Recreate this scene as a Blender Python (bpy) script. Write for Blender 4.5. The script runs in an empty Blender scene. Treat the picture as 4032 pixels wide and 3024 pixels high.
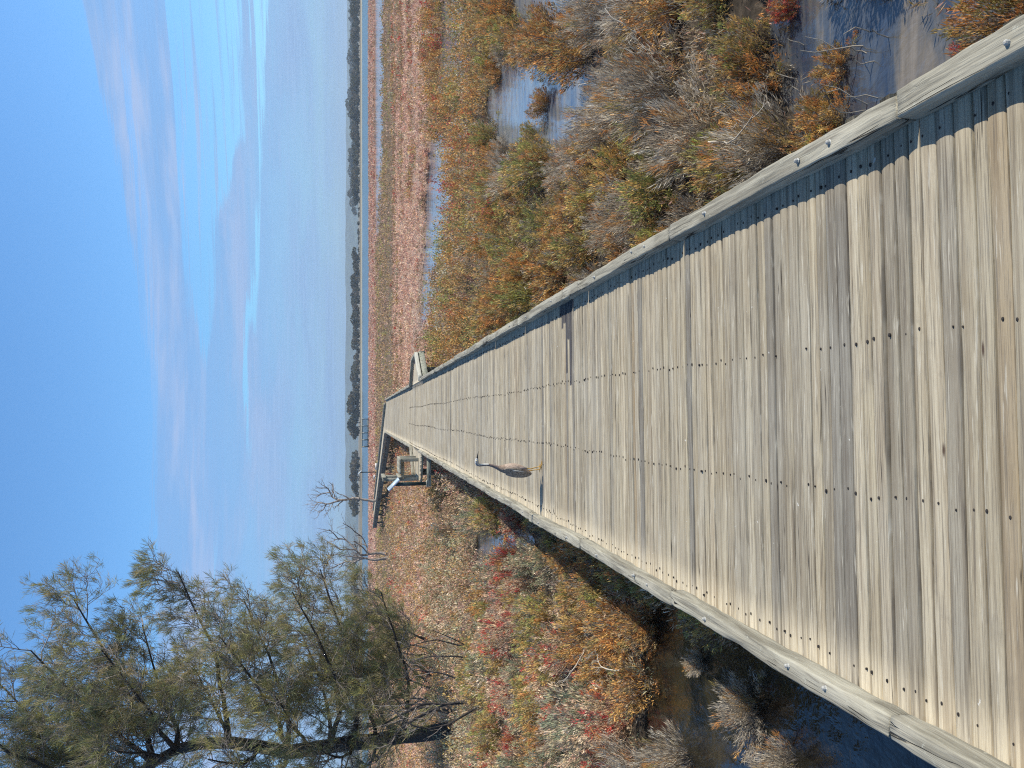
import bpy, bmesh, math, random
import numpy as np
from mathutils import Vector, Matrix, noise as mn
S = bpy.context.scene
COL = S.collection
R = math.radians
# ------------------------------------------------------------------ camera
FPX = 2950.0            # focal length in photo pixels (photo 4032 x 3024)
EYE = Vector((0, 0, 2.5))
DECK = 0.9              # deck top above the water (z = 0)
TH = math.atan(608 / FPX)
PS = math.atan(126 * math.cos(TH) / FPX)
Fv = Vector((math.sin(PS) * math.cos(TH), math.cos(PS) * math.cos(TH), -math.sin(TH)))
Rv = Vector((math.cos(PS), -math.sin(PS), 0))
Uv = Rv.cross(Fv)
cd = bpy.data.cameras.new("camera"); cam = bpy.data.objects.new("camera", cd); COL.objects.link(cam)
cd.sensor_fit = 'HORIZONTAL'; cd.sensor_width = 36; cd.lens = FPX / 4032 * 36
cd.clip_start = 0.05; cd.clip_end = 20000
# the photograph was taken with the phone on its side: the sky is at the picture's left
m = Matrix((-Uv, Rv, -Fv)).transposed().to_4x4(); m.translation = EYE
cam.matrix_world = m
S.camera = cam
# ------------------------------------------------------------------ sky, sun, exposure
SUN_EL, SUN_AZ = R(44), R(97)      # azimuth clockwise from +Y: the sun stands to the right
S.view_settings.view_transform = 'Standard'; S.view_settings.look = 'None'
S.view_settings.exposure = 0.12; S.view_settings.gamma = 1
S.cycles.max_bounces = 6; S.cycles.diffuse_bounces = 3; S.cycles.glossy_bounces = 3
S.cycles.transmission_bounces = 2; S.cycles.volume_bounces = 0; S.cycles.transparent_max_bounces = 6
S.cycles.caustics_reflective = False; S.cycles.caustics_refractive = False
S.cycles.use_denoising = False; S.cycles.filter_width = 1.15; S.cycles.sample_clamp_indirect = 4
sd = bpy.data.lights.new("sun", 'SUN'); sun = bpy.data.objects.new("sun", sd); COL.objects.link(sun)
sd.energy = 5.0; sd.angle = R(0.53); sd.color = (1.0, 0.93, 0.79)
sdir = Vector((math.sin(SUN_AZ) * math.cos(SUN_EL), math.cos(SUN_AZ) * math.cos(SUN_EL), math.sin(SUN_EL)))
sun.rotation_euler = sdir.to_track_quat('Z', 'Y').to_euler(); sun.location = (20, 0, 30)

class NT:                                            # tiny node helper
    def __init__(s, tree): s.t = tree; tree.nodes.clear()
    def n(s, typ, **kw):
        nd = s.t.nodes.new(typ)
        for k, v in kw.items(): setattr(nd, k, v)
        return nd
    def l(s, a, b): s.t.links.new(a, b)
    def val(s, inp, v):
        if hasattr(v, 'is_output'): s.l(v, inp)
        else: inp.default_value = v
    def math(s, op, a, b=0.0, c=0.0, clamp=False):
        nd = s.n('ShaderNodeMath', operation=op, use_clamp=clamp)
        s.val(nd.inputs[0], a); s.val(nd.inputs[1], b); s.val(nd.inputs[2], c)
        return nd.outputs[0]
    def noise(s, vec, scale, detail=3, rough=0.55, dist=0.0):
        nd = s.n('ShaderNodeTexNoise'); s.l(vec, nd.inputs['Vector'])
        nd.inputs['Scale'].default_value = scale; nd.inputs['Detail'].default_value = detail
        nd.inputs['Roughness'].default_value = rough; nd.inputs['Distortion'].default_value = dist
        return nd.outputs[0]
    def ramp(s, fac, stops):
        nd = s.n('ShaderNodeValToRGB'); s.val(nd.inputs[0], fac)
        el = nd.color_ramp.elements
        while len(el) < len(stops): el.new(0.5)
        for e, (p, c) in zip(el, stops):
            e.position = p; e.color = (*c, 1) if len(c) == 3 else c
        return nd.outputs[0]
    def rng(s, v, a, b, c=0.0, d=1.0, smooth=True):
        nd = s.n('ShaderNodeMapRange', interpolation_type='SMOOTHSTEP' if smooth else 'LINEAR')
        s.val(nd.inputs[0], v)
        for i, q in enumerate((a, b, c, d)): s.val(nd.inputs[i + 1], q)
        return nd.outputs[0]
    def mix(s, fac, a, b, mode='MIX'):
        nd = s.n('ShaderNodeMix', data_type='RGBA', blend_type=mode)
        s.val(nd.inputs[0], fac)
        for i, q in ((6, a), (7, b)):
            s.val(nd.inputs[i], (*q, 1) if isinstance(q, tuple) and len(q) == 3 else q)
        return nd.outputs[2]
    def xyz(s, x, y, z):
        nd = s.n('ShaderNodeCombineXYZ')
        for i, q in enumerate((x, y, z)): s.val(nd.inputs[i], q)
        return nd.outputs[0]
    def sep(s, v):
        nd = s.n('ShaderNodeSeparateXYZ'); s.l(v, nd.inputs[0]); return nd.outputs
    def mapping(s, vec, scale=(1, 1, 1), loc=(0, 0, 0)):
        nd = s.n('ShaderNodeMapping'); s.l(vec, nd.inputs[0])
        nd.inputs['Scale'].default_value = scale; nd.inputs['Location'].default_value = loc
        return nd.outputs[0]

W = bpy.data.worlds.new("World"); S.world = W; W.use_nodes = True
w = NT(W.node_tree)
sky = w.n('ShaderNodeTexSky', sky_type='NISHITA'); sky.sun_disc = False
sky.sun_elevation = SUN_EL; sky.sun_rotation = SUN_AZ
sky.altitude = 0; sky.air_density = 1.0; sky.dust_density = 0.6; sky.ozone_density = 3.0
gd = w.n('ShaderNodeTexCoord').outputs['Generated']
sx, sy, sz = w.sep(gd)[:]
az = w.math('MULTIPLY', w.math('ARCTAN2', sx, sy), 57.2958)
el = w.math('MULTIPLY', w.math('ARCSINE', sz), 57.2958)
pv = w.xyz(w.math('MULTIPLY', az, 0.030), w.math('MULTIPLY', el, 0.45), 0.0)
n0 = w.noise(w.mapping(pv, (1, 1, 1), (3.1, 0, 0)), 2.0, 5, 0.62, 0.3)
n1 = w.noise(w.mapping(pv, (1.3, .55, 1), (9.1, 4, 0)), 1.6, 4, 0.55, 0.4)
n2 = w.noise(w.mapping(pv, (0.9, 3.2, 1), (7, 2, 0)), 2.6, 6, 0.62, 0.25)
e1 = w.math('ADD', el, w.math('ADD', w.math('MULTIPLY', w.math('SUBTRACT', n0, 0.5), 2.0), w.math('MULTIPLY', w.math('SUBTRACT', n2, 0.5), 1.5)))
def lin(stops):                                   # piecewise-linear in azimuth
    r_ = None
    for (a0, v0), (a1, v1) in zip(stops[:-1], stops[1:]):
        q = w.rng(az, a0, a1, v0 if r_ is None else 0.0, v1 if r_ is None else v1 - v0, False)
        r_ = q if r_ is None else w.math('ADD', r_, q)
    return r_
def band(lo, hi, soft=0.38):
    return w.math('MULTIPLY', w.rng(w.math('SUBTRACT', e1, lo), 0.0, soft), w.rng(w.math('SUBTRACT', hi, e1), 0.0, soft))
sheet = w.rng(w.math('SUBTRACT', lin([(-26, 12.9), (-10, 13.5), (8, 14.8), (29, 16.8)]), e1), 0.0, 0.30)
slit = w.math('MULTIPLY', band(lin([(-26, 13.0), (0, 13.7), (29, 14.6)]), lin([(-26, 12.6), (-12, 13.3), (4, 14.6), (14, 15.0), (29, 14.9)]), .3), 0.75)
gap = band(lin([(2.5, 10.9), (6, 10.2), (14, 9.4), (20, 7.7), (29, 7.3)]), lin([(2.5, 10.9), (8, 11.7), (14, 12.0), (29, 12.1)]))
strip = band(lin([(-26, 6.8), (2, 7.6), (19, 6.4), (29, 5.7)]), lin([(-26, 6.8), (-8, 7.2), (2, 8.2), (19, 7.1), (29, 6.9)]), .25)
slot = w.math('MULTIPLY', band(lin([(-26, 9.6), (-5, 9.6), (29, 10)]), lin([(-26, 9.9), (-16, 10.3), (-6, 9.6), (29, 9.0)]), .2), 0.8)
clear = w.math('MAXIMUM', w.math('MAXIMUM', w.math('MAXIMUM', slit, gap), strip), slot)
clear = w.math('MULTIPLY', clear, w.rng(n2, 0.66, 0.50, 0.15, 1.0))
cl = w.math('MULTIPLY', sheet, w.math('SUBTRACT', 1.0, w.math('MULTIPLY', clear, 0.95)))
n3 = w.noise(w.mapping(pv, (2.2, 6.0, 1), (1, 9, 0)), 3.0, 7, 0.66, 0.3)
cl = w.math('MULTIPLY', cl, w.rng(w.math('ADD', w.math('MULTIPLY', n1, .55), w.math('MULTIPLY', n3, .45)), 0.38, 0.60, 0.68, 0.98))
wisp = w.math('MULTIPLY', w.rng(n2, 0.60, 0.80), w.math('MULTIPLY', w.rng(el, 22, 15), 0.22))
cl = w.math('MAXIMUM', cl, wisp)
skc0 = w.mix(1.0, sky.outputs[0], w.mix(w.rng(el, 26, 55), (0.90, 1.34, 1.62), (.60, .68, .72)), 'MULTIPLY')
skc = w.mix(w.rng(el, 15, 9, 0, 1), skc0, w.mix(1.0, skc0, (.90, .93, .90), 'MULTIPLY'))
ccol = w.mix(w.rng(w.math('ADD', n1, w.math('MULTIPLY', w.math('SUBTRACT', n0, .5), .5)), 0.40, 0.66), (2.0, 3.6, 6.4), (3.2, 4.3, 6.6))
ccol = w.mix(w.rng(el, 12, 2), ccol, w.mix(w.rng(n3, .42, .62), (2.1, 3.45, 5.9), (2.55, 4.15, 6.6)))
skycol = w.mix(cl, skc, ccol)
bg = w.n('ShaderNodeBackground'); w.l(skycol, bg.inputs[0]); bg.inputs[1].default_value = 0.12
wo = w.n('ShaderNodeOutputWorld'); w.l(bg.outputs[0], wo.inputs[0])

# ------------------------------------------------------------------ helpers
def PIX(x, y):
    return (Fv * FPX + Rv * (1512 - y) - Uv * (x - 2016)).normalized()
def G(x, y, z=0.0):            # photo pixel -> point on the level plane z
    d = PIX(x, y); t = (z - EYE.z) / d.z
    return EYE + d * t
def D(x, y, Y):                # photo pixel -> point at distance Y up the boardwalk
    d = PIX(x, y); return EYE + d * (Y / d.y)
def tag(o, label=None, cat=None, group=None, kind=None):
    if label: o['label'] = label
    if cat: o['category'] = cat
    if group: o['group'] = group
    if kind: o['kind'] = kind
    return o
def empty(name, loc=(0, 0, 0), rz=0):
    o = bpy.data.objects.new(name, None); COL.objects.link(o); o.location = loc; o.rotation_euler = (0, 0, rz)
    o.empty_display_size = 0.2
    return o
def link(name, me, mat=None, parent=None):
    o = bpy.data.objects.new(name, me); COL.objects.link(o)
    if mat is not None and not me.materials:
        for q in (mat if isinstance(mat, (list, tuple)) else [mat]): me.materials.append(q)
    if parent is not None: o.parent = parent
    return o
def npmesh(name, V, Fc, col=None, smooth=False, attrs=None, midx=None):
    """V (n,3); Fc (m,k) constant-size faces; col (m,3) face colours"""
    V = np.asarray(V, np.float32); Fc = np.asarray(Fc, np.int32)
    me = bpy.data.meshes.new(name)
    k = Fc.shape[1]
    me.vertices.add(len(V)); me.vertices.foreach_set('co', V.ravel())
    me.loops.add(Fc.size); me.loops.foreach_set('vertex_index', Fc.ravel())
    me.polygons.add(len(Fc)); me.polygons.foreach_set('loop_start', np.arange(0, Fc.size, k, dtype=np.int32))
    if smooth: me.polygons.foreach_set('use_smooth', np.ones(len(Fc), bool))
    if midx is not None: me.polygons.foreach_set('material_index', np.asarray(midx, np.int32))
    if col is not None:
        a = me.attributes.new('Col', 'FLOAT_COLOR', 'CORNER')
        c = np.ones((len(Fc), k, 4), np.float32); c[:, :, :3] = np.asarray(col)[:, None, :]
        a.data.foreach_set('color', c.ravel())
    me.update(calc_edges=True)
    return me
def boxes_mesh(name, bl, rot=None):
    V = []; Fc = []
    for b in bl:
        (cx, cy, cz), (lx, ly, lz) = b[0], b[1]
        rz = b[2] if len(b) > 2 else 0
        i = len(V); c, s_ = math.cos(rz), math.sin(rz)
        for dx in (-.5, .5):
            for dy in (-.5, .5):
                for dz in (-.5, .5):
                    x, y = dx * lx, dy * ly
                    V.append((cx + x * c - y * s_, cy + x * s_ + y * c, cz + dz * lz))
        for q in ((0, 1, 3, 2), (4, 6, 7, 5), (0, 4, 5, 1), (2, 3, 7, 6), (0, 2, 6, 4), (1, 5, 7, 3)):
            Fc.append([i + j for j in q])
    return npmesh(name, V, Fc)
def bevel(o, wd, seg=2):
    m_ = o.modifiers.new('bevel', 'BEVEL'); m_.width = wd; m_.segments = seg; m_.limit_method = 'ANGLE'
    return o
def tubes_mesh(name, paths, sides=5, smooth=True):
    """paths: list of (points (n,3), radii (n,))"""
    V = []; Fc = []; base = 0
    ang = np.linspace(0, 2 * np.pi, sides, endpoint=False)
    ca, sa = np.cos(ang), np.sin(ang)
    for P, Rr in paths:
        P = np.asarray(P, float); Rr = np.asarray(Rr, float); n = len(P)
        T = np.gradient(P, axis=0); T /= np.linalg.norm(T, axis=1)[:, None] + 1e-9
        ref = np.array([0, 0, 1.]) if abs(T[:, 2]).mean() < 0.8 else np.array([1., 0, 0])
        A = np.cross(T, ref); A /= np.linalg.norm(A, axis=1)[:, None] + 1e-9
        B = np.cross(T, A)
        ring = P[:, None, :] + Rr[:, None, None] * (A[:, None, :] * ca[None, :, None] + B[:, None, :] * sa[None, :, None])
        V.append(ring.reshape(-1, 3))
        i = np.arange(n - 1)[:, None] * sides + base; j = np.arange(sides)[None, :]; j2 = (j + 1) % sides
        Fc.append(np.stack([i + j, i + j2, i + sides + j2, i + sides + j], -1).reshape(-1, 4))
        base += n * sides
    return npmesh(name, np.concatenate(V), np.concatenate(Fc), smooth=smooth)
def kites(P, Dr, L, Wd, rng):
    """leaf-size kites at P pointing along Dr"""
    n = len(P)
    Dr = Dr / (np.linalg.norm(Dr, axis=1)[:, None] + 1e-9)
    Q = rng.normal(size=(n, 3)); A = np.cross(Dr, Q); A /= np.linalg.norm(A, axis=1)[:, None] + 1e-9
    L = L[:, None]; Wd = Wd[:, None]
    V = np.stack([P, P + Dr * L * .55 + A * Wd, P + Dr * L, P + Dr * L * .55 - A * Wd], 1).reshape(-1, 3)
    return V, np.arange(4 * n).reshape(-1, 4)
def mat(name):
    m_ = bpy.data.materials.new(name); m_.use_nodes = True
    t = NT(m_.node_tree); out = t.n('ShaderNodeOutputMaterial')
    p = t.n('ShaderNodeBsdfPrincipled'); t.l(p.outputs[0], out.inputs[0])
    return m_, t, p, out
def P_(p, **kw):
    for k, v in kw.items(): p.inputs[k.replace('_', ' ')].default_value = v
def bump(t, p, h, strength=0.5, dist=0.01):
    b = t.n('ShaderNodeBump'); b.inputs['Strength'].default_value = strength; b.inputs['Distance'].default_value = dist
    t.l(h, b.inputs['Height']); t.l(b.outputs[0], p.inputs['Normal'])

# ------------------------------------------------------------------ materials
def leaf_mat(name, trans=0.25, rough=0.7):
    m_, t, p, out = mat(name)
    a = t.n('ShaderNodeAttribute', attribute_name='Col')
    g = t.n('ShaderNodeNewGeometry')
    nz = t.noise(g.outputs['Position'], 2.3, 3)
    c = t.mix(1.0, a.outputs[0], t.ramp(nz, [(0.3, (.75, .75, .75)), (0.7, (1.25, 1.22, 1.15))]), 'MULTIPLY')
    t.l(c, p.inputs['Base Color']); P_(p, Roughness=rough, Specular_IOR_Level=0.25)
    tr = t.n('ShaderNodeBsdfTranslucent'); t.l(c, tr.inputs[0])
    mx = t.n('ShaderNodeMixShader'); mx.inputs[0].default_value = trans
    t.l(p.outputs[0], mx.inputs[1]); t.l(tr.outputs[0], mx.inputs[2]); t.l(mx.outputs[0], out.inputs[0])
    return m_
M_leaf = leaf_mat('saltmarsh foliage')
M_needle = leaf_mat('needle foliage', 0.38)

def wood_deck():
    m_, t, p, out = mat('weathered deck timber')
    a = t.n('ShaderNodeAttribute', attribute_name='Col')     # r: tone, g: hue, b: where the dark streak starts
    r, g, b = t.sep(a.outputs[0])[:]
    o = t.n('ShaderNodeTexCoord').outputs['Object']
    x, y, z = t.sep(o)[:]
    off = t.math('MULTIPLY', r, 37.0)
    gv = t.xyz(t.math('ADD', t.math('MULTIPLY', x, 1.5), off), t.math('MULTIPLY', y, 62.0), g)
    n_a = t.noise(gv, 1.0, 6, 0.62, 0.25)
    gv2 = t.xyz(t.math('ADD', t.math('MULTIPLY', x, 3.5), off), t.math('MULTIPLY', y, 210.0), g)
    n_b = t.noise(gv2, 1.0, 4, 0.6)
    bc = t.ramp(r, [(0.0, (.19, .185, .18)), (0.10, (.32, .295, .25)), (0.35, (.43, .38, .29)), (0.65, (.50, .445, .34)),
                    (0.88, (.58, .52, .41)), (1.0, (.36, .285, .19))])
    bc = t.mix(t.rng(g, 0.4, 1.0, 0, 0.45), bc, (.37, .35, .31))
    bc = t.mix(t.rng(n_a, 0.36, 0.62, 0, 0.7), t.mix(1.0, bc, (.72, .66, .58), 'MULTIPLY'), t.mix(1.0, bc, (1.2, 1.18, 1.1), 'MULTIPLY'))
    bc = t.mix(t.rng(n_b, 0.50, 0.64, 0, 0.68), bc, (.14, .115, .09))
    # slow mottling and pale scuffs
    big = t.noise(o, 1.3, 4, 0.6)
    bc = t.mix(t.rng(big, 0.4, 0.72, 0, 0.25), bc, (.55, .52, .44))
    pale = t.noise(t.xyz(t.math('ADD', t.math('MULTIPLY', x, 5.0), off), t.math('MULTIPLY', y, 95.0), r), 1.0, 3, 0.6)
    bc = t.mix(t.rng(pale, 0.60, 0.70, 0, 0.6), bc, (.66, .61, .50))
    grime = t.noise(t.mapping(o, (6, 9, 1), (3, 3, 0)), 1.0, 5, 0.7)
    bc = t.mix(t.rng(grime, 0.55, 0.75, 0, 0.35), bc, (.20, .17, .135))
    edge = t.rng(t.math('ABSOLUTE', t.math('ADD', x, 0.0)), 0.66, 0.86)   # nails and wash-out bleach the ends
    bc = t.mix(t.math('MULTIPLY', edge, t.rng(n_a, 0.35, 0.6, 0.05, 0.5)), bc, (.66, .57, .42))
    # knots
    vo = t.n('ShaderNodeTexVoronoi', feature='F1'); t.l(t.xyz(t.math('ADD', t.math('MULTIPLY', x, 3.0), off), t.math('MULTIPLY', y, 13.0), t.math('MULTIPLY', r, 9.0)), vo.inputs['Vector'])
    vo.inputs['Scale'].default_value = 1.0
    kn = t.rng(t.math('ADD', vo.outputs['Distance'], t.math('MULTIPLY', n_a, .08)), 0.13, 0.07)
    bc = t.mix(t.math('MULTIPLY', kn, t.rng(t.sep(vo.outputs['Color'])[0], .80, .82)), bc, (.10, .065, .045))
    # dark streak along the boards, its start set per board
    streak = t.math('MULTIPLY', t.rng(t.math('SUBTRACT', t.math('ADD', x, t.math('MULTIPLY', n_a, .05)), b), 0.0, 0.012), t.rng(b, 0.95, 0.9))
    streak = t.math('MULTIPLY', streak, t.rng(n_b, 0.62, 0.46, 0.65, 1.0))
    bc = t.mix(streak, bc, (.065, .063, .070))
    spl = t.noise(t.xyz(t.math('ADD', t.math('MULTIPLY', x, 1.1), off), t.math('MULTIPLY', y, 75.0), t.math('MULTIPLY', r, 5.0)), 1.0, 1, 0.3)
    split = t.math('MULTIPLY', t.rng(t.math('ABSOLUTE', t.math('SUBTRACT', spl, 0.5)), 0.0, 0.022, 1.0, 0.0), t.rng(t.noise(t.xyz(t.math('ADD', t.math('MULTIPLY', x, 2.4), off), t.math('MULTIPLY', y, 14.0), 0.0), 1.0, 2), 0.56, 0.62))
    bc = t.mix(t.math('MULTIPLY', split, .9), bc, (.045, .035, .028))
    drop = t.noise(t.mapping(o, (1, 1, 1), (2, 8, 0)), 24.0, 3, 0.6)
    bc = t.mix(t.rng(drop, 0.735, 0.76, 0, .8), bc, (.70, .68, .62))
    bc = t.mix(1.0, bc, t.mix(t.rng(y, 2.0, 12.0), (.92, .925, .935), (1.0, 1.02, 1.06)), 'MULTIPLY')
    t.l(bc, p.inputs['Base Color']); P_(p, Roughness=0.8, Specular_IOR_Level=0.25)
    h = t.math('ADD', t.math('MULTIPLY', n_a, 0.7), t.math('MULTIPLY', n_b, 0.5))
    bump(t, p, h, 0.9, 0.008)
    return m_
M_deck = wood_deck()

def wood_log(name, dark=(.25, .225, .17), lite=(.50, .455, .355), axis=1):
    m_, t, p, out = mat(name)
    o = t.n('ShaderNodeTexCoord').outputs['Object']
    ob = t.n('ShaderNodeObjectInfo').outputs['Random']
    sc = [22, 22, 22]; sc[axis] = 1.6
    off = t.math('MULTIPLY', ob, 50.0)
    gv = t.n('ShaderNodeVectorMath', operation='ADD'); t.l(t.mapping(o, tuple(sc)), gv.inputs[0]); t.l(t.xyz(off, off, off), gv.inputs[1])
    n_a = t.noise(gv.outputs[0], 1.0, 6, 0.6, 0.9)
    sc2 = [95, 95, 95]; sc2[axis] = 4
    n_b = t.noise(t.mapping(o, tuple(sc2)), 1.0, 4, 0.6)
    big = t.noise(t.mapping(o, (5, 3, 5)), 1.0, 4, 0.6)
    c = t.mix(t.rng(n_a, 0.3, 0.68), dark, lite)
    c = t.mix(t.rng(big, 0.48, 0.72, 0, 0.45), c, (.48, .45, .37))
    lich = t.noise(t.mapping(o, (34, 30, 34), (2, 5, 1)), 1.0, 5, 0.7)
    c = t.mix(t.rng(lich, 0.60, 0.68, 0, 0.5), c, (.50, .50, .42))
    c = t.mix(t.rng(n_b, 0.52, 0.72, 0, 0.5), c, (.12, .10, .08))
    # drying checks
    sc3 = [26, 26, 26]; sc3[axis] = 1.1
    cv = t.n('ShaderNodeVectorMath', operation='ADD'); t.l(t.mapping(o, tuple(sc3)), cv.inputs[0]); t.l(t.xyz(off, off, 0.0), cv.inputs[1])
    ck = t.noise(cv.outputs[0], 1.0, 2, 0.4, 0.5)
    line = t.rng(t.math('ABSOLUTE', t.math('SUBTRACT', ck, 0.5)), 0.0, 0.018, 1.0, 0.0)
    line = t.math('MULTIPLY', line, t.rng(t.noise(t.mapping(o, (6, 2.3, 6), (4, 1, 3)), 1.0, 2), 0.50, 0.58))
    c = t.mix(line, c, (.03, .025, .02))
    t.l(c, p.inputs['Base Color']); P_(p, Roughness=0.82, Specular_IOR_Level=0.25)
    h = t.math('SUBTRACT', t.math('ADD', t.math('MULTIPLY', n_a, 0.6), t.math('MULTIPLY', n_b, 0.35)), t.math('MULTIPLY', line, 1.4))
    bump(t, p, h, 1.0, 0.012)
    return m_
M_log = wood_log('weathered kerb log', (.18, .165, .13), (.40, .375, .30))
M_sunlit_kerb = wood_log('kerb timber with sunlit tone', (.42, .40, .33), (.62, .60, .52))  # paler copy of the kerb wood, sunlit brightness put into the colour
M_grey = wood_log('grey sawn timber', (.22, .21, .17), (.44, .42, .34), 2)
M_fascia = wood_log('greenish weathered timber', (.20, .21, .16), (.40, .40, .32), 0)
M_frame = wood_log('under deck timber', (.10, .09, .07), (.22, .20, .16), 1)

def simple(name, c, rough=0.6, metal=0.0, var=0.25, scale=8, bumpd=0.002):
    m_, t, p, out = mat(name)
    o = t.n('ShaderNodeTexCoord').outputs['Object']
    nz = t.noise(o, scale, 5, 0.6)
    lo = tuple(v * (1 - var) for v in c); hi = tuple(min(1, v * (1 + var)) for v in c)
    t.l(t.mix(t.rng(nz, 0.3, 0.7), lo, hi), p.inputs['Base Color'])
    P_(p, Roughness=rough, Metallic=metal)
    if bumpd: bump(t, p, nz, 0.5, bumpd)
    return m_
M_nail = simple('rusted nail', (.025, .02, .018), 0.7)
M_bolt = simple('galvanised bolt', (.42, .41, .38), 0.7, 0.25, .4, 40)
M_bark = simple('dark furrowed bark', (.045, .038, .035), 0.9, 0, 0.5, 14, 0.02)
M_twig = simple('grey twig bark', (.24, .205, .18), 0.9, 0, 0.35, 6, 0.004)
M_dead = simple('bleached dead wood', (.26, .22, .19), 0.85, 0, 0.45, 5, 0.004)
M_stick = simple('sun bleached stick', (.48, .42, .34), 0.8, 0, 0.25, 9, 0.002)
M_steel = simple('dark green painted steel', (.025, .04, .035), 0.4, 0, 0.2, 4, 0)
M_panel = simple('pale blue grey sign plate', (.62, .70, .80), 0.4, 0, 0.06, 4, 0)
M_print = simple('printed sign face', (.45, .55, .58), 0.35, 0, 0.4, 9, 0)
M_sunlit_board = simple('sunlit kerb white', (.8, .8, .78), 0.5, 0, 0.05, 4, 0)  # white paints the sunlight on pieces of the far kerb

def water_mat():
    m_, t, p, out = mat('marsh and lake water')
    g = t.n('ShaderNodeNewGeometry').outputs['Position']
    x, y, z = t.sep(g)[:]
    far = t.rng(y, 90, 170)
    silt_sky = t.noise(t.mapping(g, (.45, 2.6, 1)), 1.5, 6, 0.68, 0.5)
    weed = t.noise(t.mapping(g, (1.0, 1.6, 1), (4, 7, 0)), 1.3, 5, 0.62, 0.4)
    right = t.ramp(silt_sky, [(0.36, (.030, .042, .070)), (0.48, (.080, .085, .090)), (0.58, (.17, .145, .11)), (0.72, (.25, .215, .17))])  # blue end paints reflected sky, brown end is silt
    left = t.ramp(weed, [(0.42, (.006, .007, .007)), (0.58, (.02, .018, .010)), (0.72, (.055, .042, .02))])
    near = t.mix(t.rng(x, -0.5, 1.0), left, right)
    near = t.mix(t.math('MULTIPLY', t.rng(y, 6, 12), t.rng(x, -1, 1, .4, 1)), near, t.mix(t.rng(silt_sky, .4, .6), (.11, .14, .20), (.20, .22, .24)))  # pale blue-grey of the reflected sky put into the water colour
    c = t.mix(far, near, (.045, .085, .10))
    t.l(c, p.inputs['Base Color']); P_(p, IOR=1.7)
    t.l(t.rng(far, 0, 1, .5, .045), p.inputs['Specular IOR Level'])
    t.l(t.rng(far, 0, 1, 0.035, 0.22), p.inputs['Roughness'])
    n_a = t.noise(t.mapping(g, (1.0, 0.6, 1)), 7.0, 4, 0.6, 0.2)
    n_b = t.noise(t.mapping(g, (0.25, 1.0, 1)), 1.2, 3, 0.6)
    h = t.math('ADD', n_a, t.math('MULTIPLY', n_b, 1.5))
    bump(t, p, h, 0.45, 0.02)
    return m_
M_water = water_mat()
def mud_mat():
    m_, t, p, out = mat('marsh mud and litter')
    g = t.n('ShaderNodeNewGeometry').outputs['Position']
    x, y, z = t.sep(g)[:]
    n_a = t.noise(t.mapping(g, (.35, 1.0, 1)), 0.5, 6, 0.65)
    n_b = t.noise(g, 9.0, 5, 0.65)
    near = t.ramp(n_b, [(0.3, (.022, .018, .014)), (0.55, (.055, .043, .032)), (0.8, (.15, .12, .09))])  # dark mud, made darker for the shade between shrubs
    pink = t.ramp(n_b, [(0.25, (.24, .15, .12)), (0.5, (.36, .25, .195)), (0.75, (.48, .36, .29))])
    brown = t.ramp(n_b, [(0.25, (.09, .065, .04)), (0.6, (.20, .14, .09))])
    c = t.mix(t.rng(y, 20, 26), near, pink)
    fld = t.mix(t.rng(n_a, 0.42, 0.56), brown, t.mix(1.0, pink, (.95, .78, .75), 'MULTIPLY'))
    c = t.mix(t.rng(y, 44, 54), c, t.mix(t.rng(y, 86, 98), brown, fld))
    c = t.mix(t.rng(y, 415, 432), c, t.ramp(n_a, [(0.35, (.26, .21, .15)), (0.65, (.16, .15, .10))]))
    c = t.mix(t.math('MULTIPLY', t.rng(x, -40, 5), t.math('MULTIPLY', t.rng(y, 426, 428), t.rng(y, 433, 431))), c, (.50, .46, .34))
    t.l(c, p.inputs['Base Color']); P_(p, Roughness=0.9, Specular_IOR_Level=0.2)
    bump(t, p, n_b, 0.8, 0.03)
    return m_
M_mud = mud_mat()

# ------------------------------------------------------------------ marsh: where is water
def poly(pts): return np.array([G(x, y, 0)[:2] for x, y in pts])
PONDS = [poly([(3060, -300), (3075, 150), (3090, 420), (3230, 620), (3350, 760), (4300, 300), (4300, -300)]),   # pond right of the deck
         poly([(1935, 330), (1925, 430), (1960, 560), (2050, 600), (2200, 650), (2400, 600), (2430, 400), (2350, 220), (2170, 180), (2060, 220)]),
         poly([(2030, -200), (2030, 60), (2090, 170), (2300, 160), (2400, 40), (2450, -200)]),
         poly([(1965, 440), (1975, 640), (2130, 660), (2130, 450)]),
         poly([(1700, 480), (1688, 700), (1672, 950), (1655, 1330), (1700, 1330), (1765, 1000), (1795, 700), (1790, 480)]),
         poly([(1750, -300), (1745, 250), (1765, 330), (1820, 330), (1830, 60), (1830, -300)]),
         poly([(1775, 400), (1775, 500), (1830, 500), (1830, 400)]),
         poly([(1476, -400), (1478, 500), (1480, 900), (1492, 980), (1511, 500), (1514, -400)]),
         # left
         poly([(2520, 2440), (2560, 2600), (2570, 2800), (2540, 3400), (4500, 3500), (4500, 2500), (3300, 2400)]),
         poly([(1880, 2030), (1870, 2110), (1900, 2230), (2060, 2240), (2130, 2170), (2080, 2070), (1980, 2010)]), poly([(2160, 2120), (2190, 2200), (2250, 2210), (2240, 2140)]),
         poly([(2540, 2440), (2620, 2520), (2720, 2480), (2640, 2400)]),
         poly([(1850, 2240), (1840, 2320), (1950, 2330), (1960, 2250)])]
def inside(X, Y, pg):
    r = np.zeros(X.shape, bool); n = len(pg)
    for i in range(n):
        x1, y1 = pg[i]; x2, y2 = pg[(i + 1) % n]
        if y1 == y2: continue
        c = ((y1 > Y) != (y2 > Y)) & (X < (x2 - x1) * (Y - y1) / (y2 - y1) + x1)
        r ^= c
    return r
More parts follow.
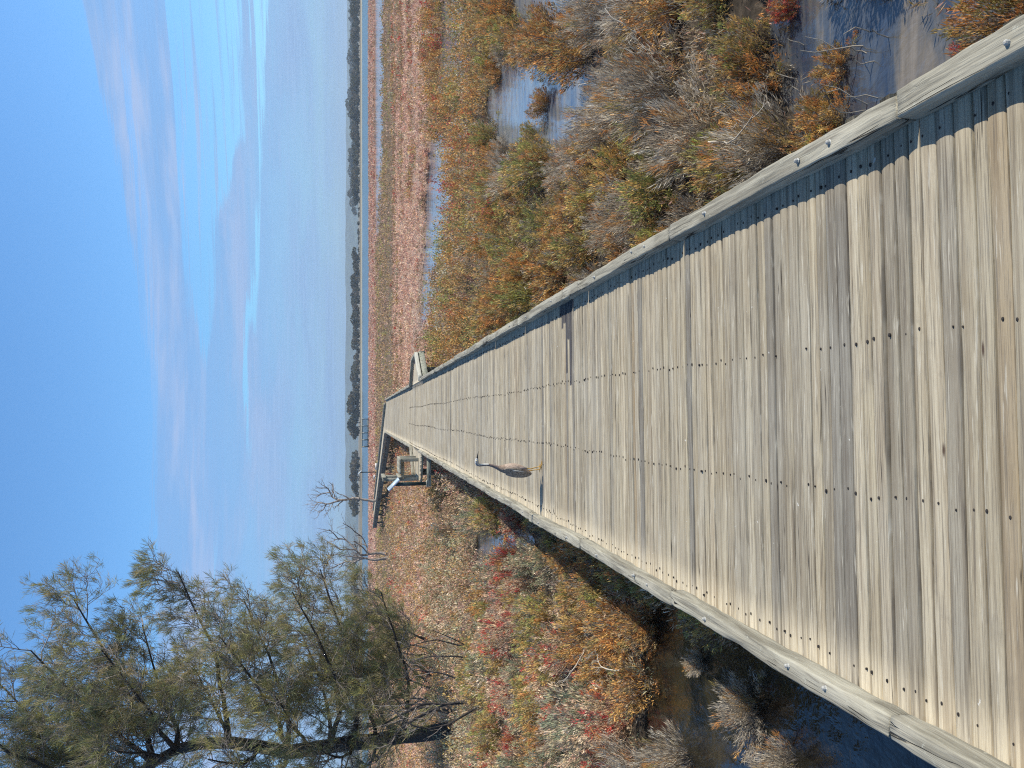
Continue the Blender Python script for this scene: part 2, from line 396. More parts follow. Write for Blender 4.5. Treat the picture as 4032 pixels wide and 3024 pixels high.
def vnoise(X, Y, s, seed=0):      # smooth value noise
    r = np.random.default_rng(seed + 77); T = r.random((64, 64))
    x, y = X * s, Y * s; xi, yi = np.floor(x).astype(int), np.floor(y).astype(int)
    fx, fy = x - xi, y - yi; fx = fx * fx * (3 - 2 * fx); fy = fy * fy * (3 - 2 * fy)
    q = lambda a, b: T[a % 64, b % 64]
    return (q(xi, yi) * (1 - fx) + q(xi + 1, yi) * fx) * (1 - fy) + (q(xi, yi + 1) * (1 - fx) + q(xi + 1, yi + 1) * fx) * fy
def fbm(X, Y, s, seed=0):
    return (vnoise(X, Y, s, seed) + .5 * vnoise(X, Y, s * 2.1, seed + 1) + .25 * vnoise(X, Y, s * 4.3, seed + 2)) / 1.75
def shore(X): return 156 + 9 * (fbm(X, X * 0, .03, 5) - .5) * 2 - .0 * X
def is_water(X, Y):
    jx = X + (vnoise(X, Y, 1.7, 11) - .5) * .5 * np.clip(Y / 8, .4, 3); jy = Y + (vnoise(X, Y, 1.9, 12) - .5) * .6 * np.clip(Y / 8, .4, 3)
    w_ = np.zeros(X.shape, bool)
    for pg in PONDS: w_ |= inside(jx, jy, pg)
    w_ |= (Y > shore(X)) & (Y < 428)
    w_ |= (np.abs(X) < 1.25) & (Y < 43)
    return w_
def height(X, Y):
    h = 0.05 + .10 * (fbm(X, Y, .8, 3) - .5) * np.clip(1.6 - Y / 60, .3, 1)
    h = np.where(is_water(X, Y), -0.30 + .12 * (fbm(X, Y, 1.5, 9) - .5), h)
    h = np.where(Y > 428, np.clip((Y - 428) * .05, 0, .9) + .1, h)
    return h
def spaced(a, b, near, growth):
    v = [a]; st = near
    while v[-1] < b: v.append(v[-1] + st); st *= growth
    return v
ys = np.array([-30, -10, -3] + spaced(0.0, 60, .22, 1.006) + spaced(61, 200, 1.0, 1.012) + [230, 300, 380, 420, 426, 429, 432, 440, 460, 520, 700, 1000, 1600, 2400, 3300])
xp = np.array(spaced(0, 30, .24, 1.012)[1:] + spaced(31, 300, 1.2, 1.06) + [500, 900, 1700, 3200])
xs = np.concatenate([-xp[::-1], [0], xp])
GX, GY = np.meshgrid(xs, ys); GZ = height(GX, GY)
nx, ny = len(xs), len(ys)
ii = np.arange(ny - 1)[:, None] * nx + np.arange(nx - 1)[None, :]
FG = np.stack([ii, ii + 1, ii + nx + 1, ii + nx], -1).reshape(-1, 4)
ground = link('ground', npmesh('ground', np.stack([GX, GY, GZ], -1).reshape(-1, 3), FG, smooth=True), M_mud); tag(ground, kind='structure')
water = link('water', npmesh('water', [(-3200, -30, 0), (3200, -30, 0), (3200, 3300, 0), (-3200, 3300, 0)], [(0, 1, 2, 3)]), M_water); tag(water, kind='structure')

# hills far behind the lake
def hills():
    rng = np.random.default_rng(4)
    X = np.linspace(-3100, 3100, 240); V = []; n = len(X)
    prof = 27 + 18 * fbm(X, X * 0, .0016, 21) + 6 * fbm(X, X * 0 + 3, .012, 22)
    for yy, k in ((2350, 0.0), (2500, .55), (2650, 1.0), (2900, .8), (3200, 0.0)):
        for x, h in zip(X, prof): V.append((x, yy, .4 + h * k + (2.5 * mn.noise((x * .01, yy * .01, 0)) if k else 0)))
    i = np.arange(4)[:, None] * n + np.arange(n - 1)[None, :]
    return npmesh('hills', V, np.stack([i, i + 1, i + n + 1, i + n], -1).reshape(-1, 4), smooth=True)
M_hill = simple('distant scrub hillside', (.07, .09, .06), 0.95, 0, 0.4, .02, 0)
tag(link('hills', hills(), M_hill), kind='structure')

# ------------------------------------------------------------------ shrubs
FG_ = 2.0
PAL = {'orange': [(.37, .175, .060), (.30, .15, .055), (.40, .235, .08), (.20, .16, .06), (.22, .165, .09)],
       'ochre': [(.37, .245, .09), (.29, .21, .08), (.20, .18, .075), (.34, .17, .075), (.22, .17, .11)],
       'green': [(.27, .27, .085), (.19, .20, .07), (.14, .15, .055), (.32, .27, .09), (.15, .12, .07)],
       'grey': [(.31, .275, .225), (.25, .22, .18), (.37, .335, .28), (.21, .175, .135), (.27, .215, .145)],
       'red': [(.36, .065, .05), (.30, .05, .05), (.34, .12, .065), (.22, .07, .055), (.17, .12, .07)],
       'pale': [(.46, .36, .25), (.40, .28, .19), (.30, .24, .155), (.36, .22, .17), (.50, .43, .33)],
       'pink': [(.40, .255, .20), (.35, .205, .165), (.46, .34, .265), (.28, .17, .13), (.36, .27, .19)],
       'brown': [(.25, .17, .11), (.19, .135, .085), (.30, .205, .115), (.15, .12, .07), (.26, .15, .12)],
       'sage': [(.22, .23, .15), (.17, .19, .125), (.28, .27, .18), (.20, .16, .11), (.34, .28, .19)]}
def shrub_arrays(rng, kind, rad, hgt, n, size=1.0, spiky=1.0):
    """blades grouped into upright sprays that fill a dome; origin at the base"""
    ns = max(10, int(n / 60))
    # sprays
    u = rng.random(ns); th = rng.random(ns) * 2 * np.pi
    lob = 1 + .28 * np.sin(th * 3 + rng.random() * 6) + .18 * np.sin(th * 5 + rng.random() * 6)
    r = np.sqrt(u) * rad * lob
    hh = hgt * np.sqrt(np.clip(1 - (r / (rad * 1.35)) ** 2, .05, 1)) * (0.42 + .66 * rng.random(ns))
    hh *= .75 + .5 * vnoise(r * np.cos(th) + 5, r * np.sin(th) + 5, 4.2, int(rng.integers(999)))
    top = np.stack([r * np.cos(th), r * np.sin(th), hh], 1)
    lean = top.copy(); lean[:, 2] = 0; lean *= .5
    k = rng.integers(0, ns, n)
    tt = 1 - rng.random(n) ** 1.6 * .92                     # along the spray, most near the tip
    base = top * [.45, .45, 0]
    P = base[k] + (top - base)[k] * tt[:, None]
    sp = (.017 + .028 * (1 - tt)) * size
    P = P + rng.normal(size=(n, 3)) * sp[:, None] * [1, 1, .8]
    P[:, 2] = np.abs(P[:, 2])
    dr = (top - base)[k] * .8 + lean[k]; dr /= np.linalg.norm(dr, axis=1)[:, None] + 1e-6
    dr = dr * spiky + rng.normal(size=(n, 3)) * .40 + [0, 0, .45]
    pal = np.array(PAL[kind]) * FG_
    pk = rng.choice(5, ns, p=[.32, .24, .2, .14, .10])
    sc = pal[pk]
    oth = {'orange': 'ochre', 'ochre': 'green', 'green': 'ochre', 'grey': 'orange', 'red': 'orange', 'pale': 'red', 'sage': 'pale'}.get(kind, kind)
    alt = rng.random(ns) < (.16 if kind == 'grey' else .30); sc[alt] = (np.array(PAL[oth]) * FG_)[pk[alt]]
    ded = rng.random(ns) < .08; sc[ded] = np.array([.36, .32, .26])
    c = sc[k] * (.66 + .68 * rng.random((n, 1)))
    tw = rng.random(n) < (.10 + .35 * (1 - tt))               # some bare woody bits
    c[tw] = np.array([.20, .165, .13]) * (.6 + .8 * rng.random((tw.sum(), 1)))
    return P, dr, c
def shrub_mesh(seed, kind, rad=.42, hgt=.62, n=6200):
    rng = np.random.default_rng(seed)
    fine = kind == 'grey'
    P, dr, c = shrub_arrays(rng, kind, rad, hgt, n, 1.0, 1.2 if fine else .9)
    L = rng.uniform(.036, .080, n) * (1.5 if fine else 1); Wd = rng.uniform(.0035, .0075, n) * (.5 if fine else 1)
    V, Fc = kites(P, dr, L, Wd, rng)
    return npmesh('shrub_foliage', V, Fc, c)
def stems_mesh(seed, rad=.4, hgt=.5, n=16, r0=.007, bare=False):
    rng = np.random.default_rng(seed); paths = []
    for i in range(n):
        a = rng.random() * 6.28; q = rng.random() ** .5 * rad
        p0 = np.array([math.cos(a) * q * .25, math.sin(a) * q * .25, -.12])
        p1 = np.array([math.cos(a) * q, math.sin(a) * q, hgt * rng.uniform(.6, 1.12 if bare else .95)])
        t = np.linspace(0, 1, 5)[:, None]
        pp = p0 + (p1 - p0) * t + rng.normal(size=(5, 3)) * .02 * t
        paths.append((pp, r0 * (1.1 - .85 * t[:, 0])))
        if rng.random() < .7:
            s_ = pp[2]; e = s_ + (p1 - p0) * .45 + rng.normal(size=3) * .09
            paths.append((np.array([s_, (s_ + e) / 2 + rng.normal(size=3) * .012, e]), np.array([r0 * .55, r0 * .4, r0 * .15])))
    return tubes_mesh('shrub_stems', paths, 4)
PROTO = {}
for ki, kind in enumerate(PAL):
    if kind in ('pink', 'brown'): continue
    PROTO[kind] = [(shrub_mesh(100 + ki * 7 + j, kind, rad=.40 + .06 * j, hgt=.66 - .07 * j), stems_mesh(300 + ki * 7 + j, bare=(kind == 'grey' or j == 2))) for j in range(3)]
    for f, s_ in PROTO[kind]:
        f.materials.append(M_leaf); s_.materials.append(M_stick if kind in ('pale',) else M_twig)
WORDS = {'orange': 'rust orange', 'ochre': 'golden brown', 'green': 'yellowish green', 'grey': 'grey twiggy leafless', 'red': 'crimson red',
         'pale': 'pale straw coloured', 'sage': 'dull sage green'}
_rs = random.Random(5)
def place_shrub(kind, x, y, s, z=0.0, label=None, sz=None, group=None, j=None):
    f, st = PROTO[kind][_rs.randrange(3) if j is None else j]
    o = empty('saltmarsh_shrub', (x, y, z), _rs.random() * 6.28); o.scale = (s, s, sz if sz else s * _rs.uniform(.85, 1.15))
    side = 'right' if x > 0 else 'left'
    dist = 'close beside' if (abs(x) < 2.6) else ('out in the marsh to the ' + side + ' of')
    if abs(x) < 2.6: dist = 'growing just ' + side + ' of'
    lb = label or f'{WORDS[kind]} saltmarsh shrub {dist} the boardwalk'
    tag(o, lb, 'shrub', group if group else (None if label else f'{WORDS[kind]} shrubs {dist} the boardwalk'))
    link('foliage', f, None, o); link('stems', st, None, o)
    return o
OCC = []
def near_field():
    rng = np.random.default_rng(12)
    # hand placed shrubs: photo pixel of the base, kind, size, unique label
    hand = [((3300, 262), 'orange', .27, 'small rust orange bush standing alone in the pond right of the boardwalk'),
            ((3285, 470), 'orange', .36, 'orange bush at the near edge of the pond, touching the water'),
            ((3240, 600), 'ochre', .42, 'golden brown bush between the pond and the right kerb'),
            ((4075, 70), 'orange', .46, 'bright orange bush spreading at the right kerb nearest the camera'),
            ((3830, 225), 'red', .17, 'little red sprig poking out beside the right kerb'),
            ((2560, 2470), 'orange', .52, 'big orange bush leaning into the boardwalk shadow on the left'),
            ((2420, 2330), 'ochre', .6, None), ((2270, 2190), 'orange', .5, None), ((2200, 2130), 'ochre', .42, None),
            ((2960, 2800), 'grey', .50, 'grey twiggy mound standing in the dark pond left of the boardwalk'),
            ((2760, 2610), 'grey', .26, 'small grey tuft in the dark pond close to the left kerb'), ((3120, 3010), 'grey', .42, 'grey bush at the picture edge in the left pond'), ((2700, 2990), 'grey', .5, 'wide grey bush at the marsh side of the left pond'),
            ((2330, 2690), 'red', .42, None), ((2290, 2800), 'red', .42, None), ((2360, 2640), 'red', .3, None), ((2300, 3010), 'red', .35, None),
            ((3020, 330), 'orange', .55, None), ((3000, 200), 'ochre', .5, None), ((3120, 30), 'red', .26, None),
            ((2150, 420), 'orange', .5, 'round olive and orange bush standing in the open water at the right'), ((2110, 545), 'ochre', .5, None)]
    pts = []
    for (px, py), k, s_, lb in hand:
        g = G(px, py, 0); place_shrub(k, g.x, g.y, s_, -.02, lb); pts.append((g.x, g.y, s_ * .38))
    cnt = 0; tries = 0
    while cnt < 285 and tries < 60000:
        tries += 1
        X = rng.uniform(-9.5, 10.5); Y = rng.uniform(2.3, 15.0)
        if abs(X) < 1.22 or abs(X) > Y * .60 + 1.4: continue
        if X > 0 and Y > 13.8: continue
        if is_water(np.array([X]), np.array([Y]))[0]: continue
        s_ = rng.uniform(.55, 1.0) * (1.0 if Y > 5 else .85)
        if abs(X) < 1.5: s_ *= .75
        rr = .34 * s_
        if any((X - a) ** 2 + (Y - b) ** 2 < (rr + c) ** 2 * .62 for a, b, c in pts): continue
        n_ = fbm(np.array([X]), np.array([Y]), .42, 31)[0]; q = rng.random(); m2 = fbm(np.array([X]), np.array([Y]), .6, 47)[0]
        if X > 0:
            if 3.9 < Y < 7.6 and m2 > .46: k = 'grey' if q < .56 else ('green' if q < .66 else ('ochre' if q < .82 else 'orange'))
            elif n_ > .52: k = 'orange' if q < .64 else ('ochre' if q < .86 else ('red' if q < .885 else 'grey'))
            else: k = 'ochre' if q < .40 else ('green' if q < .58 else ('orange' if q < .9 else ('grey' if q < .985 else 'red')))
        else:
            if X > -2.6 and Y < 9: k = 'orange' if q < .5 else ('ochre' if q < .85 else 'grey')
            elif Y < 6.6: k = 'grey' if q < .42 else ('red' if q < .56 else ('pale' if q < .72 else 'orange' if q < .9 else 'ochre'))
            elif n_ > .5: k = 'pale' if q < .40 else ('sage' if q < .6 else ('red' if q < .72 else 'ochre'))
            else: k = 'sage' if q < .38 else ('ochre' if q < .62 else ('pale' if q < .84 else 'orange'))
        pts.append((X, Y, rr)); place_shrub(k, X, Y, s_, -.03); cnt += 1
    print('near shrubs', cnt, tries)
    return pts
NEAR = near_field()

def cover(name, label, seed, centres, kinds, rads, hgts, per, mean_len, wmul=1.0):
    """one sheet of uncountable saltmarsh: blades gathered in clumps"""
    rng = np.random.default_rng(seed)
    n = len(centres); idx = np.repeat(np.arange(n), per); N = len(idx)
    C = centres[idx]; th = rng.random(N) * 6.283
    r = np.sqrt(rng.random(N)); rad = rads[idx]; hg = hgts[idx]
    sp_ = rng.integers(0, 9, N); hA = (np.sin(idx * 12.9898 + sp_ * 78.233) * 43758.5453) % 1; hB = (np.sin(idx * 39.346 + sp_ * 11.135) * 24634.6345) % 1
    th = hA * 6.283 + rng.normal(size=N) * .22; r = np.clip(np.sqrt(hB) + rng.normal(size=N) * .09, 0, 1)
    P = np.empty((N, 3)); P[:, 0] = C[:, 0] + np.cos(th) * r * rad; P[:, 1] = C[:, 1] + np.sin(th) * r * rad
    P[:, 2] = hg * np.sqrt(1 - r * r * .9) * (.55 + .6 * ((hA * 7.3) % 1)) * (1 - rng.random(N) ** 2.0 * .95)
    dr = np.stack([np.cos(th) * r * .7, np.sin(th) * r * .7, np.ones(N) * .9], 1) + rng.normal(size=(N, 3)) * .45
    dist = np.hypot(C[:, 0], C[:, 1])
    px = dist / 749.0
    L = np.maximum(mean_len, px * 1.6) * rng.uniform(.6, 1.5, N); Wd = np.maximum(mean_len * .13, px * .42) * wmul * rng.uniform(.6, 1.3, N)
    names = list(PAL); A = np.array([PAL[k] for k in names]) * FG_
    sub = sp_
    pk = (idx * 7 + sub * 3) % 5
    vr = np.interp(dist, [12, 30, 60], [.34, .24, .16])[:, None]; mean_c = A.mean(1)[kinds[idx]]; kk = np.interp(dist, [20, 60], [0, .4])[:, None]
    c = (A[kinds[idx], pk] * (1 - kk) + mean_c * kk) * (1 + vr * rng.uniform(-1, 1, (N, 1)))
    V, Fc = kites(P, dr, L, Wd, rng)
    o = link(name, npmesh(name, V, Fc, c), M_leaf)
    return tag(o, label, 'saltmarsh', kind='stuff')
def scatter(rng, n, y0, y1, wl=.60, wr=.62, side=0, power=1.0):
    Y = y0 + (y1 - y0) * rng.random(n * 3) ** power
    u = rng.uniform(-1, 1, n * 3); X = np.where(u < 0, u * (Y * wl + 2), u * (Y * wr + 2))
    ok = (np.abs(X) > 1.3) | (Y > 44)
    ok &= ~is_water(X, Y)
    return np.stack([X[ok], Y[ok]], 1)[:n]
KI = {k: i for i, k in enumerate(PAL)}
def pick(rng, n, table):
    ks = [KI[k] for k, _ in table]; p = np.array([q for _, q in table], float); p /= p.sum()
    return rng.choice(ks, n, p=p)
def middle_cover():
    rng = np.random.default_rng(60)
    C = scatter(rng, 2700, 11.5, 28, power=.8)
    C = C[(C[:, 1] > 14.2) | (rng.random(len(C)) < .35)]
    n = len(C); f = fbm(C[:, 0], C[:, 1], .3, 71); q = rng.random(n)
    right = C[:, 0] > 0
    k = np.where(right, np.where(f > .5, pick(rng, n, [('orange', 6), ('ochre', 3), ('red', 1.2), ('grey', 1), ('brown', 2)]),
                                 pick(rng, n, [('ochre', 4), ('green', 3), ('grey', 1.3), ('orange', 2), ('brown', 2)])),
                 np.where(f > .5, pick(rng, n, [('pale', 3), ('brown', 3), ('red', 1.2), ('pink', 2), ('orange', 1.5)]),
                          pick(rng, n, [('brown', 4), ('ochre', 3), ('sage', 3), ('pale', 2), ('pink', 1)])))
    pinkish = C[:, 1] > 24.5 + 9 * (fbm(C[:, 0], C[:, 1], .16, 5) - .5)
    k = np.where(pinkish, pick(rng, n, [('pink', 6), ('pale', 2), ('brown', 2)]), k)
    rd = rng.uniform(.24, .52, n); hg = rng.uniform(.32, .72, n) * np.where(pinkish, .5, 1)
    cover('saltmarsh_scrub', 'mixed rust, olive and grey saltmarsh scrub covering the middle of the marsh', 61, C, k, rd, hg, np.full(n, 210), .05)
    C = scatter(rng, 6500, 27, 52, power=.85); n = len(C); f = fbm(C[:, 0], C[:, 1] * 2, .12, 72)
    k = np.where((f > .60) | (C[:, 1] > 47 + 6 * f), pick(rng, n, [('brown', 5), ('ochre', 1.5), ('pink', 3)]), pick(rng, n, [('pink', 8), ('pale', 1.6), ('brown', 1.0)]))
    k = np.where((C[:, 0] < 0) & (rng.random(n) < .75), pick(rng, n, [('brown', 4), ('ochre', 2), ('red', .6), ('sage', 1), ('orange', .8)]), k)
    pt = (fbm(C[:, 0] * .6, C[:, 1] * 1.4, .30, 91) > .60) & (rng.random(n) < .75); k = np.where(pt, pick(rng, n, [('brown', 5), ('ochre', 2), ('red', 1), ('sage', 1)]), k)
    tall = np.where(pt, 1.5, 1.0) * np.where((C[:, 0] < 0) & (C[:, 0] > -C[:, 1] * .42), 1.7, 1.0)
    cover('samphire_flat', 'low pink samphire flat beyond the scrub', 62, C, k, rng.uniform(.18, .5, n), rng.uniform(.10, .26, n) * tall, np.full(n, 46), .05)
    C = scatter(rng, 8500, 50, 192, power=.8); n = len(C); f = fbm(C[:, 0] * .35, C[:, 1], .10, 73)
    Y = C[:, 1]
    pinkband = (Y > 96) & ((Y < 165) | (f > .5))
    k = np.where(pinkband, pick(rng, n, [('pink', 6), ('red', 1.0), ('brown', 2)]), pick(rng, n, [('brown', 6), ('ochre', 2), ('green', 1), ('pink', 1)]))
    k = np.where(Y > 172, pick(rng, n, [('brown', 4), ('green', 2), ('ochre', 2)]), k)
    cover('marsh_band', 'bands of red and brown low marsh reaching to the lake edge', 63, C, k, rng.uniform(.3, 1.1, n), np.where(pinkband, rng.uniform(.12, .3, n), rng.uniform(.16, .46, n)) * np.where(Y > 130, .4, 1), np.full(n, 24), .06)
    # low litter that closes the floor between the near shrubs
    C = scatter(rng, 2600, 2.4, 15, power=.9); n = len(C)
    k = np.where(C[:, 0] > 0, pick(rng, n, [('grey', 4), ('brown', 3), ('ochre', 2), ('orange', 1.5)]), pick(rng, n, [('brown', 3), ('grey', 2), ('pale', 2.5), ('sage', 1.5), ('orange', 1)]))
    cover('marsh_undergrowth', 'low twiggy undergrowth between the nearer shrubs', 64, C, k, rng.uniform(.14, .34, n), rng.uniform(.08, .30, n), np.full(n, 90), .045, .6)
middle_cover()

# ------------------------------------------------------------------ boardwalk
bw = empty('boardwalk', (0, 0, 0))
tag(bw, 'long weathered timber boardwalk with low log kerbs and a bend to the left', 'boardwalk')
def board_strip(name, boards, seed, zt=DECK):
    """boards: list of (origin centre (x,y), along-direction angle, half length a, half length b, width, tone, hue, wet)"""
    rng = np.random.default_rng(seed); V = []; Fc = []; Cc = []
    nseg = 9
    for (ox, oy, ang, la, lb, wd, tone, hue, streak) in boards:
        i0 = len(V); ca, sa = math.cos(ang), math.sin(ang)
        dz = rng.normal() * .0016; ta = rng.normal() * .0014
        h = wd / 2
        prof = [(-h, -.030), (-h, -.006), (-h + .004, -.0012), (-h * .4, .0008), (h * .4, .0008), (h - .004, -.0012), (h, -.006), (h, -.030)]
        ph = rng.random() * 6
        for s_ in range(nseg + 1):
            x = la + (lb - la) * s_ / nseg
            wob = .0016 * math.sin(x * 3.1 + ph) + rng.normal() * .0006
            er = rng.normal(size=2) * .0012
            for k, (py, pz) in enumerate(prof):
                yy = py + wob + (er[0] if k < 3 else er[1] if k > 4 else 0)
                zz = zt + pz + dz + ta * py / h + .0008 * math.sin(x * 5 + ph)
                V.append((ox + x * ca - yy * sa, oy + x * sa + yy * ca, zz))
        np_ = len(prof)
        for s_ in range(nseg):
            for k in range(np_ - 1):
                a = i0 + s_ * np_ + k
                Fc.append((a, a + np_, a + np_ + 1, a + 1)); Cc.append((tone, hue, streak))
        for e, fl in ((0, 0), (nseg, 1)):
            b0 = i0 + e * np_
            for q in ((0, 1, 6, 7), (1, 2, 5, 6), (2, 3, 4, 5)):
                qq = [b0 + k for k in q]; Fc.append(tuple(qq if fl else qq[::-1])); Cc.append((tone, hue, streak))
    return npmesh(name, V, Fc, np.array(Cc))
rb = random.Random(8)
def tone():
    q = rb.random()
    return rb.uniform(0, .09) if q < .07 else rb.uniform(.10, .9) if q < .95 else rb.uniform(.92, 1)
boards = []; BY = []
y = 0.35
while y < 43.2:
    wd = rb.choice([.047, .051, .053, .055, .059]) if y < 24 else .062
    gap = rb.choice([.003, .004, .005, .007])
    streak = 1.0
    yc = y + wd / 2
    if 5.42 < yc < 5.86: streak = {0: .82, 1: .24, 2: .60, 3: .34, 4: .74, 5: .70, 6: .80}.get(int((yc - 5.42) / .058), .78)
    xr = .965 + rb.uniform(-.012, .012); xl = -.965 + rb.uniform(-.012, .012)
    if 18.95 < yc < 22.5: xr = 0.90 ; xl = -0.9
    boards.append((0, yc, rb.gauss(0, .0012), xl, xr, wd, tone(), rb.random(), streak)); BY.append(yc)
    y += wd + gap
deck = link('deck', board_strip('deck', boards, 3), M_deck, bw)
# side bays
def bay(side, pts, name):
    Y0 = min(p[1] for p in pts); Y1 = max(p[1] for p in pts); bl = []
    yy = Y0
    while yy < Y1:
        yc = yy + .033; xsn = []
        for i in range(len(pts)):
            (x1, y1), (x2, y2) = pts[i], pts[(i + 1) % len(pts)]
            if (y1 > yc) != (y2 > yc): xsn.append(x1 + (x2 - x1) * (yc - y1) / (y2 - y1))
        if len(xsn) == 2:
            a, b = sorted(xsn)
            if b - a > .03: bl.append((0, yc, 0, a, b, .066, tone(), rb.random(), 1.0))
        yy += .070
    link(name, board_strip(name, bl, 5), M_deck, bw)
BAY_R = [(.903, 18.95), (1.68, 20.3), (1.62, 21.6), (.903, 22.5)]
BAY_L = [(-.903, 19.55), (-1.72, 20.05), (-1.72, 21.5), (-.903, 22.5)]
bay(1, BAY_R, 'bay_deck'); bay(-1, BAY_L, 'bay_deck')
# the bend and the run beyond it
A2 = math.atan2(22, -6.6)                 # heading of the far run
hx, hy = math.cos(A2), math.sin(A2); px_, py_ = hy, -hx       # right-hand normal
far = []
b0 = Vector((-.10, 43.3))
s_ = 0.0
while s_ < 36:
    c = (b0.x + hx * s_, b0.y + hy * s_)
    far.append((c[0], c[1], math.atan2(py_, px_), -.93, .95, .19, tone(), rb.random(), 1.0)); s_ += .2
link('deck', board_strip('far_deck', far, 6), M_deck, bw)
# corner filler between the two runs
link('deck', board_strip('corner_deck', [(0, 43.2 + i * .07, math.atan2(py_, px_) * (i / 6.0), -.93, .95, .066, tone(), rb.random(), 1.0) for i in range(4)], 7, DECK - .003), M_deck, bw)
# nails
def nails():
    rng = random.Random(2); V = []; Fc = []
    lines = [-.835, -.263, .239, .80]
    for yc in BY:
        if yc > 24: break
        for k, lx in enumerate(lines):
            if rng.random() < .12: continue
            x = lx + rng.gauss(0, .006) + .012 * math.sin(yc * 1.1 + k); yy = yc + rng.uniform(-.016, .016)
            r_ = rng.uniform(.0018, .0038) * (1 + .4 * min(yc / 5, 2.5))
            i = len(V); V.append((x, yy, DECK + .0052))
            for q in range(8): V.append((x + r_ * 1.45 * math.cos(q * .785), yy + r_ * math.sin(q * .785), DECK + .0040))
            for q in range(8): V.append((x + r_ * 1.45 * math.cos(q * .785), yy + r_ * math.sin(q * .785), DECK - .004))
            for q in range(8):
                Fc.append((i, i + 1 + q, i + 1 + (q + 1) % 8, i)); Fc.append((i + 1 + q, i + 9 + q, i + 9 + (q + 1) % 8, i + 1 + (q + 1) % 8))
    me = bpy.data.meshes.new('nails'); me.from_pydata(V, [], [tuple(dict.fromkeys(f)) for f in Fc]); return me
nl = link('nails', nails(), M_nail, bw); nl['kind'] = 'stuff'

def log_mesh(L, wd, hg, seed, seg=.03, worn=1.0):
    """squared log lying along +Y, rounded and worn"""
    n = max(6, int(L / seg)); V = []; Fc = []
    sec = []
    r = .007
    for (sx_, sz_) in ((-1, 0), (-1, 1), (1, 1), (1, 0)):
        cx, cz = sx_ * (wd / 2 - r), (hg - r if sz_ else r)
        a0 = {(-1, 0): 180, (-1, 1): 90, (1, 1): 0, (1, 0): 270}[(sx_, sz_)]
        for k in range(4):
            a = R(a0 + (90 - k * 30)); sec.append((cx + r * math.cos(a), cz + r * math.sin(a)))
    # add points along the top and the sides for wear
    full = []
    for i in range(len(sec)):
        a = sec[i]; b = sec[(i + 1) % len(sec)]; full.append(a)
        if math.hypot(a[0] - b[0], a[1] - b[1]) > .03:
            for t in (.33, .66): full.append((a[0] + (b[0] - a[0]) * t, a[1] + (b[1] - a[1]) * t))
    m_ = len(full); rr = random.Random(seed); ph = rr.random() * 50
    for i in range(n + 1):
        yy = L * i / n; e = min(i, n - i) / 2.0; sh = 1 - .05 * max(0, 1 - e)
        bow = .004 * math.sin(yy * 2.2 + ph) * worn
        tw = .006 * mn.noise((ph, yy * 1.4, 3)) * worn
        for (x, z) in full:
            nz = mn.noise((x * 16 + ph, yy * 3.2, z * 16)) * .005 * worn + mn.noise((x * 45, yy * 14 + ph, z * 45)) * .0045 * worn
            rad = math.hypot(x, z - hg / 2) or 1
            k = sh + nz / rad
            corner = (abs(x) > wd * .33 and z > hg * .7)
            drop = (.010 * max(0, mn.noise((yy * 2.6 + ph, x * 3, 9)) - .05) * worn) if corner else 0
            V.append((x * k + bow, yy, hg / 2 + (z - hg / 2) * k + tw - drop * 1.6))
    for i in range(n):
        for k in range(m_):
            a = i * m_ + k; b = i * m_ + (k + 1) % m_
            Fc.append((a, a + m_, b + m_, b))
    me = bpy.data.meshes.new('kerb_log'); me.from_pydata(V, [], Fc + [tuple(range(m_)), tuple(range(n * m_ + m_ - 1, n * m_ - 1, -1))])
    for p in me.polygons: p.use_smooth = True
    return me
def bolt_mesh(r=.0085, h=.010):
    V = []; Fc = []
    rings = [(r * 1.25, 0), (r * 1.25, .003), (r * .95, .004), (r * .9, h), (r * .55, h + .004), (0.001, h + .005)]
    for rad, z in rings:
        for k in range(8): V.append((rad * math.cos(k * .785), rad * math.sin(k * .785), z))
    for i in range(len(rings) - 1):
        for k in range(8): Fc.append((i * 8 + k, i * 8 + (k + 1) % 8, i * 8 + 8 + (k + 1) % 8, i * 8 + 8 + k))
    me = bpy.data.meshes.new('bolt'); me.from_pydata(V, [], Fc); me.materials.append(M_bolt); return me
BOLT = bolt_mesh()
def kerb(p0, p1, wd, hg, seed, z=DECK + .008, bolts=2, m_=None, worn=1.0, name='kerb_log'):
    L = math.dist(p0, p1)
    o = link(name, log_mesh(L - .012, wd, hg, seed, .03 if p0[1] < 9 else .12, worn), m_ or M_log, bw)
    o.location = (p0[0], p0[1], z); o.rotation_euler = (0, 0, math.atan2(p1[1] - p0[1], p1[0] - p0[0]) - math.pi / 2)
    for k in range(bolts):
        b = link('bolt', BOLT, None, o); b.location = (0.004 * (-1) ** k, L * (.19 + .56 * k), hg - .002)
    return o
def right_in(y): return .832 if y < 1.2 else min(.862, .832 + (y - 1.2) * .012)
YR = [.30, 1.86, 3.47, 5.05, 5.45, 7.1, 8.7, 10.4, 12.0, 13.6, 15.2, 16.9, 18.9]
for i in range(len(YR) - 1):
    a, b = YR[i], YR[i + 1]; j = rb.uniform(-.005, .005)
    w_ = .076 + rb.uniform(-.005, .006)
    kerb((right_in(a) + w_ / 2 + j, a), (right_in(b) + w_ / 2 - j, b), w_, .078 + rb.uniform(-.006, .006), 40 + i, bolts=(3 if b - a > 1 and b < 5 else 2 if b - a > 1 else 0))
YL = [.30, 1.96, 3.53, 5.09, 6.67, 7.85, 9.04, 10.6, 12.2, 13.8, 15.4, 17.0, 18.3, 19.5]
